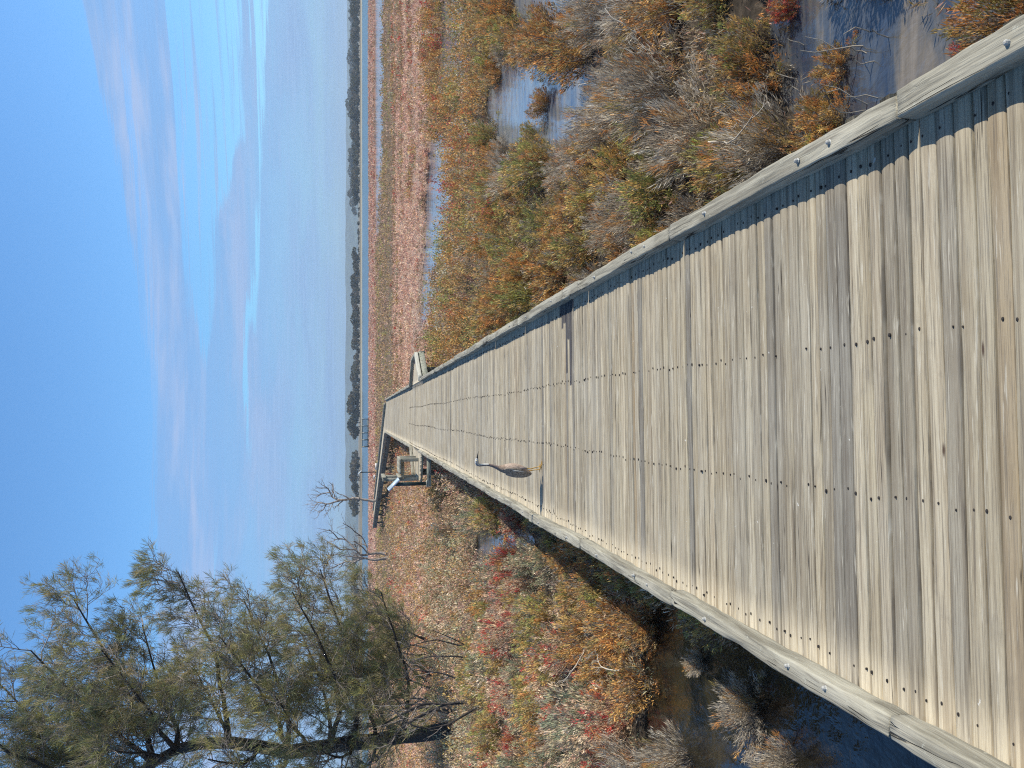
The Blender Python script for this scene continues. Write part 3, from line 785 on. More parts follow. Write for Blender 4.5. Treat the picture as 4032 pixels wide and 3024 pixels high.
for i in range(len(YL) - 1):
    a, b = YL[i], YL[i + 1]; j = rb.uniform(-.007, .007); w_ = .068 + rb.uniform(-.005, .006)
    kerb((-.882 - w_ / 2 + j, a), (-.882 - w_ / 2 - j, b), w_, .074 + rb.uniform(-.006, .006), 70 + i, bolts=(3 if b - a > 1.3 and b < 6 else 2))
def kline(pts, wd, hg, seed, m_=None, worn=.25, **kw):
    for i in range(len(pts) - 1): kerb(pts[i], pts[i + 1], wd, hg, seed + i, m_=m_, bolts=0, worn=worn, **kw)
kline([(.93, 18.98), (1.66, 20.33)], .13, .09, 90, m_=M_sunlit_kerb)
kline([(1.68, 20.36), (1.60, 21.66), (.90, 22.50)], .085, .09, 91)
kline([(-.92, 22.52), (-1.70, 21.52)], .085, .09, 96)
def run(x, y0, y1, seed, wd=.08, hg=.08):
    yy = y0; i = 0
    while yy < y1 - .3:
        e = min(yy + 1.62, y1); j = rb.uniform(-.01, .01); kerb((x + j, yy), (x - j, e), wd, hg, seed + i, bolts=0); yy = e; i += 1
run(.90, 22.56, 43.2, 110); run(-.92, 22.56, 42.9, 130)
rA = Vector((b0.x + px_ * .9, b0.y + py_ * .9)); lA = Vector((b0.x - px_ * .9, b0.y - py_ * .9))
def frun(o, s0, s1, seed):
    q = s0; i = 0
    while q < s1:
        e = min(q + 2.4, s1); kerb((o.x + hx * q, o.y + hy * q), (o.x + hx * e, o.y + hy * e), .12, .12, seed + i, bolts=0); q = e; i += 1
frun(rA, .25, 36, 160); frun(lA, -.1, 36, 180)
# fascia boards, joists, bearers and posts below the deck
def part(name, bl, m_, bev=.004):
    o = link(name, boxes_mesh(name, bl), m_, bw); bevel(o, bev, 1); return o
for x in (-.835, -.263, .239, .80):
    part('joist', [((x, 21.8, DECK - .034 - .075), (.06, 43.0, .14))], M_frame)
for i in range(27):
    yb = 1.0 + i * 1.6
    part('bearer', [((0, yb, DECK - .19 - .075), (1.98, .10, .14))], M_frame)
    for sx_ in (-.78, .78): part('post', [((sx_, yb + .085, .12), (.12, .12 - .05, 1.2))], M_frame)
ang = math.atan2(20.3 - 18.95, 1.68 - .903)
part('fascia', [((1.305, 19.57, DECK - .09), (1.58, .035, .14), ang)], M_fascia)
part('fascia', [((1.70, 20.95, DECK - .11), (.035, 1.3, .17), .04)], M_fascia)
part('fascia', [((-1.31, 19.77, DECK - .06), (.99, .03, .05), math.atan2(-.5, .82))], M_fascia)
part('fascia', [((-1.745, 20.78, DECK - .06), (.03, 1.45, .05))], M_fascia)
for (x, y_) in ((1.25, 20.2), (1.25, 21.2), (-1.55, 20.3), (-1.55, 21.3)):
    part('post', [((x, y_, .28), (.1, .1, 1.0))], M_frame)
part('bearer', [((-1.36, 18.86, DECK - .15), (.84, .11, .10))], M_fascia)      # cantilever that carries the sign
for s2 in (-.86, .86):
    q = 18.0; part('joist', [((b0.x + hx * q + px_ * s2, b0.y + hy * q + py_ * s2, DECK - .16), (36, .06, .26), A2)], M_frame)  # deep dark edge beams added to give the shadow band under the far deck
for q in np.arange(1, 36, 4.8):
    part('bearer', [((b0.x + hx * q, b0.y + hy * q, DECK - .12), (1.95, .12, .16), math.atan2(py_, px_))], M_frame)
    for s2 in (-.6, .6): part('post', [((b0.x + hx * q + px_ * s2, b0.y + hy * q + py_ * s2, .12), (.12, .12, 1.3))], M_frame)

# ------------------------------------------------------------------ bench in the left bay
bn = empty('bench', (-1.37, 20.75, DECK)); tag(bn, 'grey timber bench with tall rear posts in the left bay of the boardwalk', 'bench')
def bp(name, bl, m_=M_grey, parent=bn):
    o = link(name, boxes_mesh(name, bl), m_, parent); bevel(o, .006, 2); return o
bp('seat', [((dx, 0, .49), (.128, 1.25, .055)) for dx in (.17, .03, -.11)])
bp('backrest', [((-.268, 0, .91), (.04, 1.25, .095))])
bp('back_rail', [((-.268, 0, .50), (.04, 1.25, .085))])
for dy in (-.48, .48):
    bp('leg', [((.19, dy, .232), (.10, .09, .459))]); bp('leg', [((-.33, dy, .475), (.08, .09, .97))])
    bp('seat_rail', [((-.045, dy + .08, .415), (.37, .045, .09))])

# ------------------------------------------------------------------ information signs
def lectern(loc, post_h, pl, label, pw=.55, s=1.0, rz=0, post=.055):
    t_ = empty('information_sign', loc, rz); t_.scale = (s, s, s); tag(t_, label, 'sign')
    bevel(link('post', boxes_mesh('post', [((0, 0, post_h / 2), (post * 1.6, post, post_h))]), M_steel, t_), .004, 1)
    bevel(link('base_plate', boxes_mesh('base_plate', [((0, 0, .006), (.16, .14, .012))]), M_bolt, t_), .003, 1)
    o = link('panel', boxes_mesh('panel', [((0, 0, 0), (pl, pw, .045))]), M_panel, t_); o.location = (-.0, 0, post_h + .02)
    o.rotation_euler = (0, R(45), 0); bevel(o, .004, 1)
    f = link('printed_face', boxes_mesh('printed_face', [((0, 0, .0245), (pl * .9, pw * .92, .003))]), M_print, o)
    return t_
lectern((-1.70, 18.86, DECK - .095), .80, .37, 'slanted information panel on a dark steel post beside the left bay')
lg = G(1488, 1859, DECK)
lectern((D(1452, 1859, 88).x, 88, .35), 1.45, .42, 'small far information panel on a dark post against the lake', .6, 1.3)
# white boards on added posts, standing in for sunlit stretches of the far kerb
for (x, y_, ww, lb) in ((1481, 1837, .58, 'longer of two white boards standing in for sunlit kerb on the far boardwalk run'), (1474, 1878, .32, 'shorter of two white boards standing in for sunlit kerb on the far boardwalk run')):
    p = D(x, y_, 68); o = empty('sunlit_kerb_board', (p.x, 68, .3)); tag(o, lb, 'kerb_stand_in')
    link('post', boxes_mesh('post', [((0, .05, .30), (.06, .05, .7))]), M_frame, o)
    link('board', boxes_mesh('board', [((0, 0, p.z - .3), (ww, .03, .13))]), M_sunlit_board, o)

# ------------------------------------------------------------------ viewing platform at the lake edge
vy = 150.0
vl, vr = D(1440, 1760, vy), D(1440, 1650, vy)
vp = empty('viewing_platform', ((vl.x + vr.x) / 2, vy, 0)); tag(vp, 'dark green railed viewing platform at the lake edge ahead', 'platform')
half = (vr.x - vl.x) / 2
def vpart(name, bl, m_=M_steel): return link(name, boxes_mesh(name, bl), m_, vp)
vpart('floor', [((0, 1.2, .42), (half * 2, 2.4, .10))], M_frame)
vpart('rail', [((0, 0, 1.62), (half * 2, .09, .10))]); vpart('rail', [((0, 0, .62), (half * 2, .06, .08))]); vpart('rail', [((0, 2.4, 1.62), (half * 2, .06, .08))])
for k in range(5):
    xx = -half + half * 2 * k / 4
    vpart('post', [((xx, 0, .85), (.13, .10, 1.75))]); vpart('post', [((xx, 2.4, .85), (.12, .10, 1.75))])
bl = []
nb = 40
for k in range(nb): bl.append(((-half + half * 2 * (k + .5) / nb, 0, 1.10), (.035, .035, .98)))
vpart('balusters', bl)

# ------------------------------------------------------------------ heron
def heron():
    o = empty('heron', G(2133, 1843, DECK)[:], R(-22)); o.location.z = DECK + .004
    tag(o, 'slim grey heron with white face and yellow legs standing on the boardwalk', 'heron')
    # spine from head to tail: (x, z, half width across y, half depth in plane)
    sp = [(.112, .581, .007, .008), (.100, .583, .011, .013), (.085, .5835, .0145, .0165), (.066, .581, .0155, .0185), (.050, .572, .0135, .017), (.043, .556, .0115, .0135), (.042, .532, .0105, .011),
          (.045, .505, .0105, .0108), (.043, .478, .011, .0112), (.036, .450, .012, .0125), (.026, .422, .014, .0145), (.014, .394, .018, .019),
          (.006, .366, .027, .029), (.001, .335, .039, .043), (-.001, .295, .048, .055), (-.003, .255, .050, .059), (-.008, .215, .047, .056), (-.016, .178, .040, .047),
          (-.026, .145, .029, .034), (-.036, .118, .018, .020), (-.045, .095, .010, .009), (-.050, .080, .004, .003)]
    sp = [(a, b, c * (.90 if b < .35 else 1), d * (.90 if b < .35 else 1)) for a, b, c, d in sp]
    P = np.array([(a, b) for a, b, _, _ in sp]); T = np.gradient(P, axis=0); T /= np.linalg.norm(T, axis=1)[:, None]
    Nn = np.stack([-T[:, 1], T[:, 0]], 1)
    V = []; Fc = []; C = []; ns = 16
    def colour(x, y_, z, k, s_, c_):
        front = c_ > 0    # side facing the breast
        if z > .545: return (.62, .62, .60) if (x > .078 or z > .588) else ((.20, .19, .20) if not front else (.55, .54, .52))
        if z > .40: return (.74, .73, .70) if (c_ > .55 and z > .465) else ((.26, .20, .185) if c_ > .2 else (.17, .155, .16))
        if z > .33: return (.34, .25, .19) if c_ > .1 else (.20, .17, .145)
        return (.50, .385, .31) if c_ > .15 else ((.38, .30, .23) if c_ > -.25 else (.21, .18, .15))
    for i, (a, b, hw, hd) in enumerate(sp):
        for k in range(ns):
            an = 2 * math.pi * k / ns
            d_ = math.cos(an) * hd; yw = math.sin(an) * hw
            V.append((a + Nn[i, 0] * d_, yw, b + Nn[i, 1] * d_))
    sgn = 1 if Nn[14, 0] > 0 else -1
    for i in range(len(sp) - 1):
        for k in range(ns):
            a = i * ns + k; b2 = i * ns + (k + 1) % ns
            Fc.append((a, b2, b2 + ns, a + ns))
            cm = math.cos(2 * math.pi * (k + .5) / ns) * (Nn[i, 0] / (abs(Nn[i, 0]) + 1e-6))
            q = np.mean([V[j] for j in Fc[-1]], axis=0); C.append(colour(q[0], q[1], q[2], k, 0, cm))
    def tube(pts, rad, col, sides=8):
        base = len(V); pts = np.array(pts, float); t_ = np.gradient(pts, axis=0)
        for i, p in enumerate(pts):
            tt = Vector(t_[i]).normalized(); aa = tt.cross(Vector((0, 1, .01))).normalized(); bb = tt.cross(aa)
            for k in range(sides):
                v = Vector(p) + (aa * math.cos(6.2832 * k / sides) + bb * math.sin(6.2832 * k / sides)) * rad[i]; V.append(tuple(v))
        for i in range(len(pts) - 1):
            for k in range(sides):
                a = base + i * sides + k; b2 = base + i * sides + (k + 1) % sides
                Fc.append((a, b2, b2 + sides, a + sides)); C.append(col)
    Yl = (.55, .33, .08)
    # legs with feathered thigh, backward ankle joint, long toes
    for (hipx, yy, jx, jz, fx, fz) in ((.022, -.022, .006, .108, .030, .008), (-.018, .022, -.034, .104, -.022, .004)):
        tube([(hipx * .6 - .004, yy * .8, .205), (hipx * .8 - .003, yy, .172), ((hipx + jx) / 2, yy, .138)], [.020, .015, .0062], (.30, .24, .21))
        tube([((hipx + jx) / 2, yy, .146), (jx, yy, jz), (jx + .001, yy, jz - .008), ((jx + fx) / 2, yy, (jz + fz) / 2), (fx, yy, fz)], [.0052, .0050, .0060, .0038, .0042], Yl)
        for a in (-32, 0, 30, 180):
            l_ = .050 if a != 180 else .032
            ex, ey = fx + l_ * math.cos(R(a)), yy + l_ * math.sin(R(a))
            tube([(fx, yy, fz + .001), ((fx + ex) / 2, (yy + ey) / 2, .007), (ex, ey, .003)], [.0036, .0032, .0014], Yl, 6)
    m_, t, p, out = mat('heron plumage'); at = t.n('ShaderNodeAttribute', attribute_name='Col')
    ob = t.n('ShaderNodeTexCoord').outputs['Object']; nz = t.noise(t.mapping(ob, (190, 190, 45)), 1, 4)
    t.l(t.mix(1.0, at.outputs[0], t.ramp(nz, [(.35, (.55, .53, .50)), (.65, (1.25, 1.22, 1.18))]), 'MULTIPLY'), p.inputs['Base Color']); P_(p, Roughness=.75); bump(t, p, nz, .6, .003)
    me = npmesh('body', V, Fc, np.array(C), smooth=True); link('body', me, m_, o)
    # folded wings
    M_wing = simple('slate wing feathers', (.22, .185, .15), .7, 0, .55, 70, .004)
    for sd_ in (-1, 1):
        Vw = []; Fw = []; n1_, n2_ = 14, 9
        for i in range(n1_ + 1):
            u = i / n1_; z = .335 - .240 * u; cx = -.012 - .036 * u ** 1.2; wd = .046 * math.sin(math.pi * min(1, .16 + u * .84)) ** .7 + .003
            hw = np.interp(z, [.08, .118, .178, .255, .335, .37], [.0036, .0162, .036, .045, .036, .028]) + .0045
            for j in range(n2_ + 1):
                v = j / n2_ * 2 - 1
                xx = cx + v * wd + .001 * math.sin(j * 9 + i)
                q = max(0, 1 - ((xx + .004 + .03 * u) / .066) ** 2)
                Vw.append((xx, sd_ * (hw * math.sqrt(q) + .0025 * math.sin(v * 9)), z + .012 * v))
        for i in range(n1_):
            for j in range(n2_):
                a = i * (n2_ + 1) + j; Fw.append((a, a + 1, a + n2_ + 2, a + n2_ + 1))
        wo_ = link('wing', npmesh('wing', Vw, Fw, smooth=True), M_wing, o); sm = wo_.modifiers.new('s', 'SOLIDIFY'); sm.thickness = .003
    # pale edge of the folded wing
    M_bill = simple('dark horn bill', (.02, .02, .024), .4, 0, .2, 30, 0); M_eye = simple('yellow eye', (.6, .45, .05), .2, 0, .1, 30, 0)
    M_pale = simple('pale plume', (.62, .58, .52), .7, 0, .1, 40, 0)
    link('bill', tubes_mesh('bill', [([(.102, 0, .580), (.125, 0, .579), (.150, 0, .5765), (.176, 0, .574)], [.0085, .0062, .0036, .0006])], 10), M_bill, o)
    for sd_ in (-1, 1):
        e = bpy.data.meshes.new('eye'); b_ = bmesh.new(); bmesh.ops.create_uvsphere(b_, u_segments=10, v_segments=8, radius=.0042); b_.to_mesh(e); b_.free()
        eo = link('eye', e, M_eye, o); eo.location = (.091, sd_ * .0115, .586)
        link('plume', tubes_mesh('plume', [([(.018, sd_ * .040, .30), (.006, sd_ * .049, .25), (-.004, sd_ * .045, .20), (-.012, sd_ * .036, .16)], [.002, .0045, .004, .001])], 6), M_pale, o)
    return o
heron()

# ------------------------------------------------------------------ trees
class Grow:
    def __init__(s, seed): s.r = np.random.default_rng(seed); s.thick = []; s.thin = []; s.tips = []
    def limb(s, p, q, r0, r1, n=9, wob=.12, bow=None, store=None):
        """curved limb from p to q"""
        p = np.array(p, float); q = np.array(q, float); L = np.linalg.norm(q - p)
        t = np.linspace(0, 1, n)[:, None]
        b = np.array(bow if bow is not None else s.r.normal(size=3) * .12 * L)
        pts = p + (q - p) * t + np.sin(t * np.pi) * b
        w_ = s.r.normal(size=(n, 3)) * wob * L / n; w_[0] = 0
        pts = pts + np.cumsum(w_, axis=0) * np.sin(t * np.pi)
        rr = r0 + (r1 - r0) * t[:, 0] ** .8
        (store if store is not None else s.thick).append((pts, rr)); return pts, rr
    def twig(s, p, d, L, r0, up=.25, curl=.5, n=6):
        pts = [np.array(p, float)]; d = np.array(d, float); d /= np.linalg.norm(d) + 1e-9
        for i in range(n - 1):
            d = d + s.r.normal(size=3) * curl / n * 1.6 + np.array([0, 0, up / n]); d /= np.linalg.norm(d)
            pts.append(pts[-1] + d * L / (n - 1))
        pts = np.array(pts); s.thin.append((pts, r0 * np.linspace(1, .35, n))); return pts, d
    def spread(s, pts, rr, n, L, r0, levels, t0=.25, up=.3, open_=1.1, tip=True):
        for i in range(n):
            t = t0 + (1 - t0) * ((i + s.r.random()) / n); k = min(len(pts) - 2, int(t * (len(pts) - 1)))
            f = t * (len(pts) - 1) - k; p = pts[k] * (1 - f) + pts[k + 1] * f
            ax = pts[k + 1] - pts[k]; ax /= np.linalg.norm(ax) + 1e-9
            side = np.cross(ax, s.r.normal(size=3)); side /= np.linalg.norm(side) + 1e-9
            d = ax * .8 + side * open_
            l_ = L * s.r.uniform(.6, 1.2) * (1.15 - .45 * t)
            q, dd = s.twig(p, d, l_, r0 * s.r.uniform(.7, 1.1), up)
            if levels > 1: s.spread(q, None, max(3, int(n * .62)), L * .48, r0 * .55, levels - 1, .2, up, open_)
            elif tip: s.tips.append((q, dd))
def needles(tips, seed, per, L, wd, pal, wind=(0, 0, .45), keep=1.0, rad=.06):
    rng = np.random.default_rng(seed); P = []; Dd = []; Cc = []
    pal = np.array(pal)
    for q, d in tips:
        if rng.random() > keep: continue
        n = int(per * rng.uniform(.5, 1.4)); t = rng.random(n) ** .42 * (len(q) - 1.001); k = t.astype(int); f = (t - k)[:, None]
        p = q[k] * (1 - f) + q[k + 1] * f
        dd = d[None, :] * .9 + rng.normal(size=(n, 3)) * .42 + np.array(wind)
        P.append(p + rng.normal(size=(n, 3)) * rad * .3); Dd.append(dd)
        c0 = pal[rng.integers(len(pal))]; Cc.append(c0 * rng.uniform(.7, 1.3, (n, 1)))
    P = np.concatenate(P); Dd = np.concatenate(Dd); Cc = np.concatenate(Cc); n = len(P)
    V, Fc = kites(P, Dd, L * rng.uniform(.55, 1.3, n), wd * rng.uniform(.6, 1.3, n), rng)
    print('needles', n)
    return npmesh('needles', V, Fc, Cc)
OL = [(.31, .31, .13), (.25, .27, .13), (.38, .35, .13), (.30, .27, .16), (.43, .36, .20), (.22, .23, .12)]
def big_tree():
    g = Grow(21); Y = 19.6
    base = np.array(G(1800, 2872, 0)[:]); base[2] = -.15
    ref = lambda x, y, dy=0.0: np.array(D(x, y, Y + dy)[:])
    tr, _ = g.limb(base, ref(1130, 2962), .20, .17, 9, .05, (0, 0, 0))
    top = tr[-1]
    tr2, _ = g.limb(top, ref(450, 3130, .5), .16, .10, 8, .1)
    mid = tr[5]
    tgt = []
    # main limbs that fan to the right and upward; photo pixel of the tip and depth offset
    mains = [((1500, 2330), -.6), ((1260, 2240), .3), ((1150, 2330), -1.2), ((960, 2360), .8), ((700, 2250), -.4), ((560, 2460), 1.3), ((860, 2500), -1.8), ((1180, 2480), 1.8), ((760, 2620), .4),
             ((290, 2360), .4), ((120, 2560), -1.0), ((-60, 2640), 1.2), ((-200, 2760), -.6), ((180, 2960), .6), ((560, 3080), 1.0), ((700, 2880), 1.7), ((480, 2680), .2), ((400, 2560), -1.6), ((1330, 2560), 1.5), ((1430, 2700), -1.4),
             ((620, 2760), 1.9), ((250, 2720), 1.8), ((1080, 2740), -2.1), ((1250, 2960), -1.8), ((820, 2990), -2.2), ((400, 2950), -2.0), ((60, 2830), 1.0), ((1000, 3080), 1.5), ((1390, 3040), .8)]
    sub = []
    for (xy, dy) in mains:
        q = ref(*xy, dy)
        srcs = np.concatenate([tr[3:], tr2]); lower = srcs[srcs[:, 2] < q[2] - .3 * np.linalg.norm((q - srcs)[:, :2], axis=1) * .6]
        src = lower[np.argmin(np.linalg.norm(lower - q, axis=1))] if len(lower) else srcs[0]
        bow = np.array([-.12, 0, -.10]) * np.linalg.norm(q - src)
        L = np.linalg.norm(q - src)
        pts, rr = g.limb(src, q, .035 + .011 * L, .014, 11, .13, bow)
        sub.append((pts, rr, L))
    for pts, rr, L in sub:
        g.spread(pts, rr, int(7 + 2.4 * L), .95 + .10 * L, .017, 3, .22, .55, .95)
    # bare hanging sprays
    b = Grow(22)
    for pts, rr, L in sub:
        b.spread(pts, rr, 5, .8, .010, 2, .15, -.1, 1.3)
    tips = [q for q in g.tips]
    root = empty('she_oak_tree', tuple(base))
    tag(root, 'large dark trunked needle leaved tree filling the left of the view', 'tree')
    def shift(o): o.location = tuple(-base); return o
    shift(link('trunk', tubes_mesh('trunk', g.thick, 9), M_bark, root))
    shift(link('branches', tubes_mesh('branches', g.thin + b.thin, 4), M_twig, root))
    shift(link('crown', needles(tips, 23, 24, .21, .0046, OL, (-.08, 0, .25), .54), M_needle, root))
    print('tips', len(tips), 'thin', len(g.thin))
big_tree()
def bush_tree(name, label, bx, by, tgts, seed, Y, spread_n, L, per, pal, nl=.2, r0=.03, keep=.9, mb=None, cat='tree', lvl=2, z0=-.05):
    g = Grow(seed); base = np.array(D(bx, by, Y)[:]); base[2] = z0
    for (x, y_, dy) in tgts:
        q = np.array(D(x, y_, Y + dy)[:]); pts, rr = g.limb(base + g.r.normal(size=3) * [.12, .12, 0], q, r0, r0 * .3, 8, .12)
        g.spread(pts, rr, spread_n, L, r0 * .33, lvl, .3, .4, .9)
    root = empty(name, tuple(base)); tag(root, label, cat)
    o = link('trunk', tubes_mesh('trunk', g.thick, 7), mb or M_bark, root); o.location = tuple(-base)
    o = link('branches', tubes_mesh('branches', g.thin, 4), M_twig if mb is None else mb, root); o.location = tuple(-base)
    if per:
        o = link('crown', needles(g.tips, seed + 1, per, nl, .0065 * Y / 19, pal, (0, 0, .35), keep), M_needle, root); o.location = tuple(-base)
    return root
YG = [(.33, .31, .12), (.27, .26, .10), (.38, .34, .14), (.22, .21, .10)]
bush_tree('she_oak_sapling', 'young yellow green needle leaved tree at the foot of the big tree', 1640, 2560,
          [(1440, 2400, 0), (1470, 2470, .5), (1420, 2530, -.4), (1500, 2380, .3), (1530, 2600, 0)], 31, 24, 9, .75, 26, YG, .24, .03)
bush_tree('she_oak_sapling', 'olive needle leaved tree behind the big tree nearest the water line', 1620, 2740,
          [(1300, 2400, 0), (1350, 2640, .6), (1400, 2760, -.5), (1450, 2850, 0), (1380, 2330, .2), (1480, 2950, 0)], 33, 23, 9, .85, 24, OL, .22, .035)
# thin bare stems in front of the marsh
bush_tree('bare_sapling', 'leafless dark sapling with forked twigs, the one nearer the boardwalk', 1890, 2590, [(1560, 2560, 0), (1590, 2620, .2), (1700, 2480, .1)], 35, 15.0, 5, .45, 0, OL, r0=.022, lvl=2)
bush_tree('bare_sapling', 'leafless dark sapling just right of the big dark trunk', 1910, 2745, [(1570, 2770, 0), (1500, 2700, .2), (1640, 2640, .1), (1600, 2850, .3)], 36, 14.6, 5, .55, 0, OL, r0=.028, lvl=2)
bush_tree('leaning_trunk', 'second dark trunk standing just right of the black trunk', 1850, 2830, [(1600, 2800, 0), (1500, 2860, .3), (1480, 3000, 0)], 37, 17.5, 5, .6, 12, OL, .2, r0=.06, lvl=2)
# dead trees on the marsh
def dead(label, bx, by, Y, limbs, seed, r0, L, n, z0):
    g = Grow(seed); base = np.array(D(bx, by, Y)[:]); base[2] = z0
    prev = {}
    for i, (frm, x, y_, dy, r_) in enumerate(limbs):
        src = base if frm < 0 else prev[frm][0][-1]
        q = np.array(D(x, y_, Y + dy)[:]); pts, rr = g.limb(src, q, r_, r_ * .55, 7, .14); prev[i] = (pts, rr)
        if frm >= 0 or r_ < r0 * .9: g.spread(pts, rr, n, L, r_ * .42, 2, .25, .35, .8, False)
    root = empty('dead_tree', tuple(base)); tag(root, label, 'tree')
    o = link('trunk', tubes_mesh('trunk', g.thick, 7), M_dead, root); o.location = tuple(-base)
    o = link('branches', tubes_mesh('branches', g.thin, 4), M_dead, root); o.location = tuple(-base)
dead('tall bleached dead tree with a single trunk beyond the bend in the boardwalk', 1500, 1951, 66,
     [(-1, 1415, 1964, 0, .17), (0, 1350, 1968, 0, .13), (1, 1300, 1940, .5, .09), (1, 1285, 1985, -.4, .09), (2, 1250, 1955, .3, .06), (2, 1270, 1910, .2, .06), (3, 1240, 1990, 0, .06), (3, 1255, 2020, 0, .05)], 41, .17, 1.3, 5, .2)
dead('spreading dead tree with many fine bare limbs right of the leafy tree', 1490, 2183, 62,
     [(-1, 1450, 2182, 0, .15), (0, 1400, 2165, 0, .11), (1, 1330, 2120, .4, .08), (1, 1340, 2165, -.3, .07), (0, 1420, 2110, .6, .07), (2, 1295, 2085, 0, .05), (3, 1270, 2120, 0, .05), (4, 1350, 2060, .2, .05), (0, 1395, 2130, -.5, .06)], 43, .15, 1.25, 5, .2)
dead('twin stemmed dead tree leaning left beside the leafy tree', 1488, 2198, 60,
     [(-1, 1445, 2200, 0, .13), (0, 1390, 2215, 0, .09), (1, 1330, 2225, .4, .07), (0, 1370, 2190, -.3, .07), (2, 1285, 2240, 0, .05), (1, 1300, 2290, .5, .05), (3, 1310, 2190, 0, .04)], 45, .13, 1.2, 5, .2)

# far shore trees: seven shapes copied along the far bank
def far_proto(seed, wide, tall, kind):
    rng = np.random.default_rng(seed); n = 900
    nb = 5 + int(rng.integers(4)); ctr = rng.normal(size=(nb, 3)) * [wide * .42, wide * .42, tall * .16] + [0, 0, tall * .62]
    rad = rng.uniform(.22, .40, nb) * tall * .75
    k = rng.integers(0, nb, n); v = rng.normal(size=(n, 3)); v /= np.linalg.norm(v, axis=1)[:, None]
    P = ctr[k] + v * (rad[k] * rng.uniform(.55, 1.05, n))[:, None] * [1.1, 1.1, .72]; P[:, 2] = np.maximum(P[:, 2], tall * .16)
    pal = np.array([[.13, .125, .08], [.17, .15, .11], [.11, .105, .075], [.19, .16, .12]])
    V, Fc = kites(P, v + rng.normal(size=(n, 3)) * .5, rng.uniform(.5, 1.0, n), rng.uniform(.22, .42, n), rng)
    f = npmesh('far_crown', V, Fc, pal[(k * 3) % 4] * rng.uniform(.7, 1.3, (n, 1))); f.materials.append(M_leaf)
    t_ = tubes_mesh('far_trunk', [([(0, 0, -.2), (.1, 0, tall * .3), (.2, 0, tall * .6)], [.22, .18, .1]), ([(.1, 0, tall * .28), (-.5, .2, tall * .6)], [.14, .06])], 5); t_.materials.append(M_bark)
    return f, t_
FP = [far_proto(200 + i, w_, t_, 0) for i, (w_, t_) in enumerate([(4.5, 4.6), (3.2, 5.2), (5.5, 4.0), (3.6, 5.8), (2.6, 4.6), (6.0, 5.0), (3.0, 3.6)])]
rf = random.Random(77)
def far_tree(px, hpx, Y, k=None, label=None):
    f, t_ = FP[rf.randrange(7) if k is None else k]
    p = D(1410, px, Y); o = empty('shore_tree', (p.x, Y, .7), rf.random() * 6.28)
    tall = hpx / FPX * Y * 1.05; s = tall / 5.0; o.scale = (s * rf.uniform(.9, 1.25), s, s * rf.uniform(.9, 1.1))
    tag(o, label or 'small dark rounded tree in the hazy row on the far shore of the lake', 'tree', None if label else 'trees along the far shore')
    link('crown', f, None, o); link('trunk', t_, None, o)
y_ = -140
while y_ < 3200:
    dense = y_ < 790 or 1020 < y_ < 1560 or y_ > 2300
    if dense or (800 < y_ < 1190 and rf.random() < .0) or (1520 <= y_ and rf.random() < .55):
        far_tree(y_, rf.uniform(19, 33), 470 + rf.uniform(0, 60))
    y_ += rf.uniform(9, 22) if dense else rf.uniform(26, 60)
y_ = 780
while y_ < 1030:
    far_tree(y_, rf.uniform(7, 14), 500 + rf.uniform(0, 60)); y_ += rf.uniform(12, 30)
for (px, hp) in ((1585, 48), (1600, 42), (1665, 50), (1680, 46), (1695, 40), (1835, 40), (1852, 36), (1890, 44), (1640, 30), (1560, 34), (1990, 40)):
    far_tree(px, hp, 455 + rf.uniform(0, 20), None, None)
# a second, taller belt farther back
y_ = -150
while y_ < 820:
    far_tree(y_, rf.uniform(32, 40), 800 + rf.uniform(0, 200)); y_ += rf.uniform(22, 40)

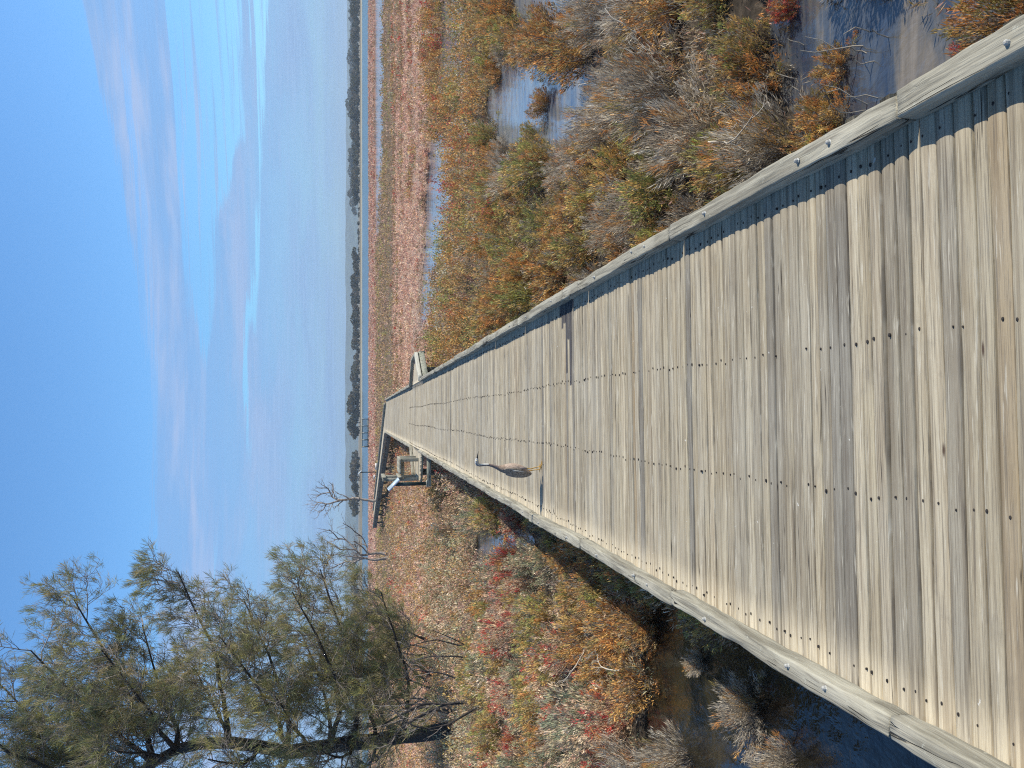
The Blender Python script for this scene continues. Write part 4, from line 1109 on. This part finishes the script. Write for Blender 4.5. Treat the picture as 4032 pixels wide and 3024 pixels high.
# ------------------------------------------------------------------ sticks in the pond and dead branches
def stick(px, py, L, tilt, az_, r_, label):
    g = G(px, py, 0); rng = np.random.default_rng(int(px + py)); t = np.linspace(0, 1, 6)[:, None]
    d = np.array([math.sin(tilt) * math.cos(az_), math.sin(tilt) * math.sin(az_), math.cos(tilt)])
    pts = np.array([0, 0, -.12]) + d * (L + .12) * t + rng.normal(size=(6, 3)) * .012
    paths = [(pts, r_ * (1 - .6 * t[:, 0]))]
    if L > .2:
        paths.append((np.array([pts[3], pts[3] + [.05, .02, .07], pts[3] + [.07, .04, .15]]), np.array([r_ * .5, r_ * .4, r_ * .2])))
    o = link('stick', tubes_mesh('stick', paths, 5), M_stick); o.location = (g.x, g.y, 0); return tag(o, label, 'stick', 'bleached sticks in the pond')
for i, (a, b, L) in enumerate([(3420, 110, .15), (3480, 155, .12), (3400, 180, .3), (3400, 218, .12), (3445, 265, .10), (3470, 375, .16), (3430, 420, .22), (3420, 450, .2), (3160, 200, .13),
                               (3400, 460, .1), (3140, 330, .16), (3880, 15, .35), (3210, 320, .1)]):
    stick(a, b, L, R(_rs.uniform(3, 22)), _rs.random() * 6, .0048, 'thin bleached stick poking out of the pond water')
def branch(px, py, z, L, head, seed, label, lie=.15):
    g0 = G(px, py, z); g = Grow(seed); d = np.array([math.cos(head), math.sin(head), lie]); p0 = np.array([0, 0, 0.])
    pts, rr = g.limb(p0, p0 + d * L, .008, .003, 9, .2); g.spread(pts, rr, 5, L * .36, .003, 2, .1, .35, 1.0, False)
    o = link('dead_branch', tubes_mesh('dead_branch', g.thick + g.thin, 5), M_stick); o.location = (g0.x, g0.y, z)
    return tag(o, label, 'branch')
branch(2790, 560, .40, .55, R(-95), 51, 'bleached fallen branch caught on grey shrubs right of the boardwalk', .02)
branch(2520, 130, .30, .3, R(30), 52, 'pale forked branch sticking up from the shrubs at the far right', .8)
branch(3200, 700, .2, .32, R(160), 53, 'pale stick leaning over the pond edge near the right kerb', .5)
branch(2440, 2640, .25, .32, R(80), 54, 'pale dead branch lying beside the red shrubs on the left', .3)
branch(2300, 2560, .3, .28, R(200), 55, 'pale forked twig standing above the left shrubs', .9)

# ------------------------------------------------------------------ haze
hz = link('haze', boxes_mesh('haze', [((0, 1600, 27.5), (6500, 3500, 60))])); tag(hz, kind='stuff')
mh = bpy.data.materials.new('haze'); mh.use_nodes = True; t = NT(mh.node_tree)
out = t.n('ShaderNodeOutputMaterial'); v = t.n('ShaderNodeVolumePrincipled'); t.l(v.outputs[0], out.inputs['Volume'])
v.inputs['Color'].default_value = (.72, .86, 1.0, 1); v.inputs['Density'].default_value = .00032; v.inputs['Anisotropy'].default_value = .2
hz.data.materials.append(mh)
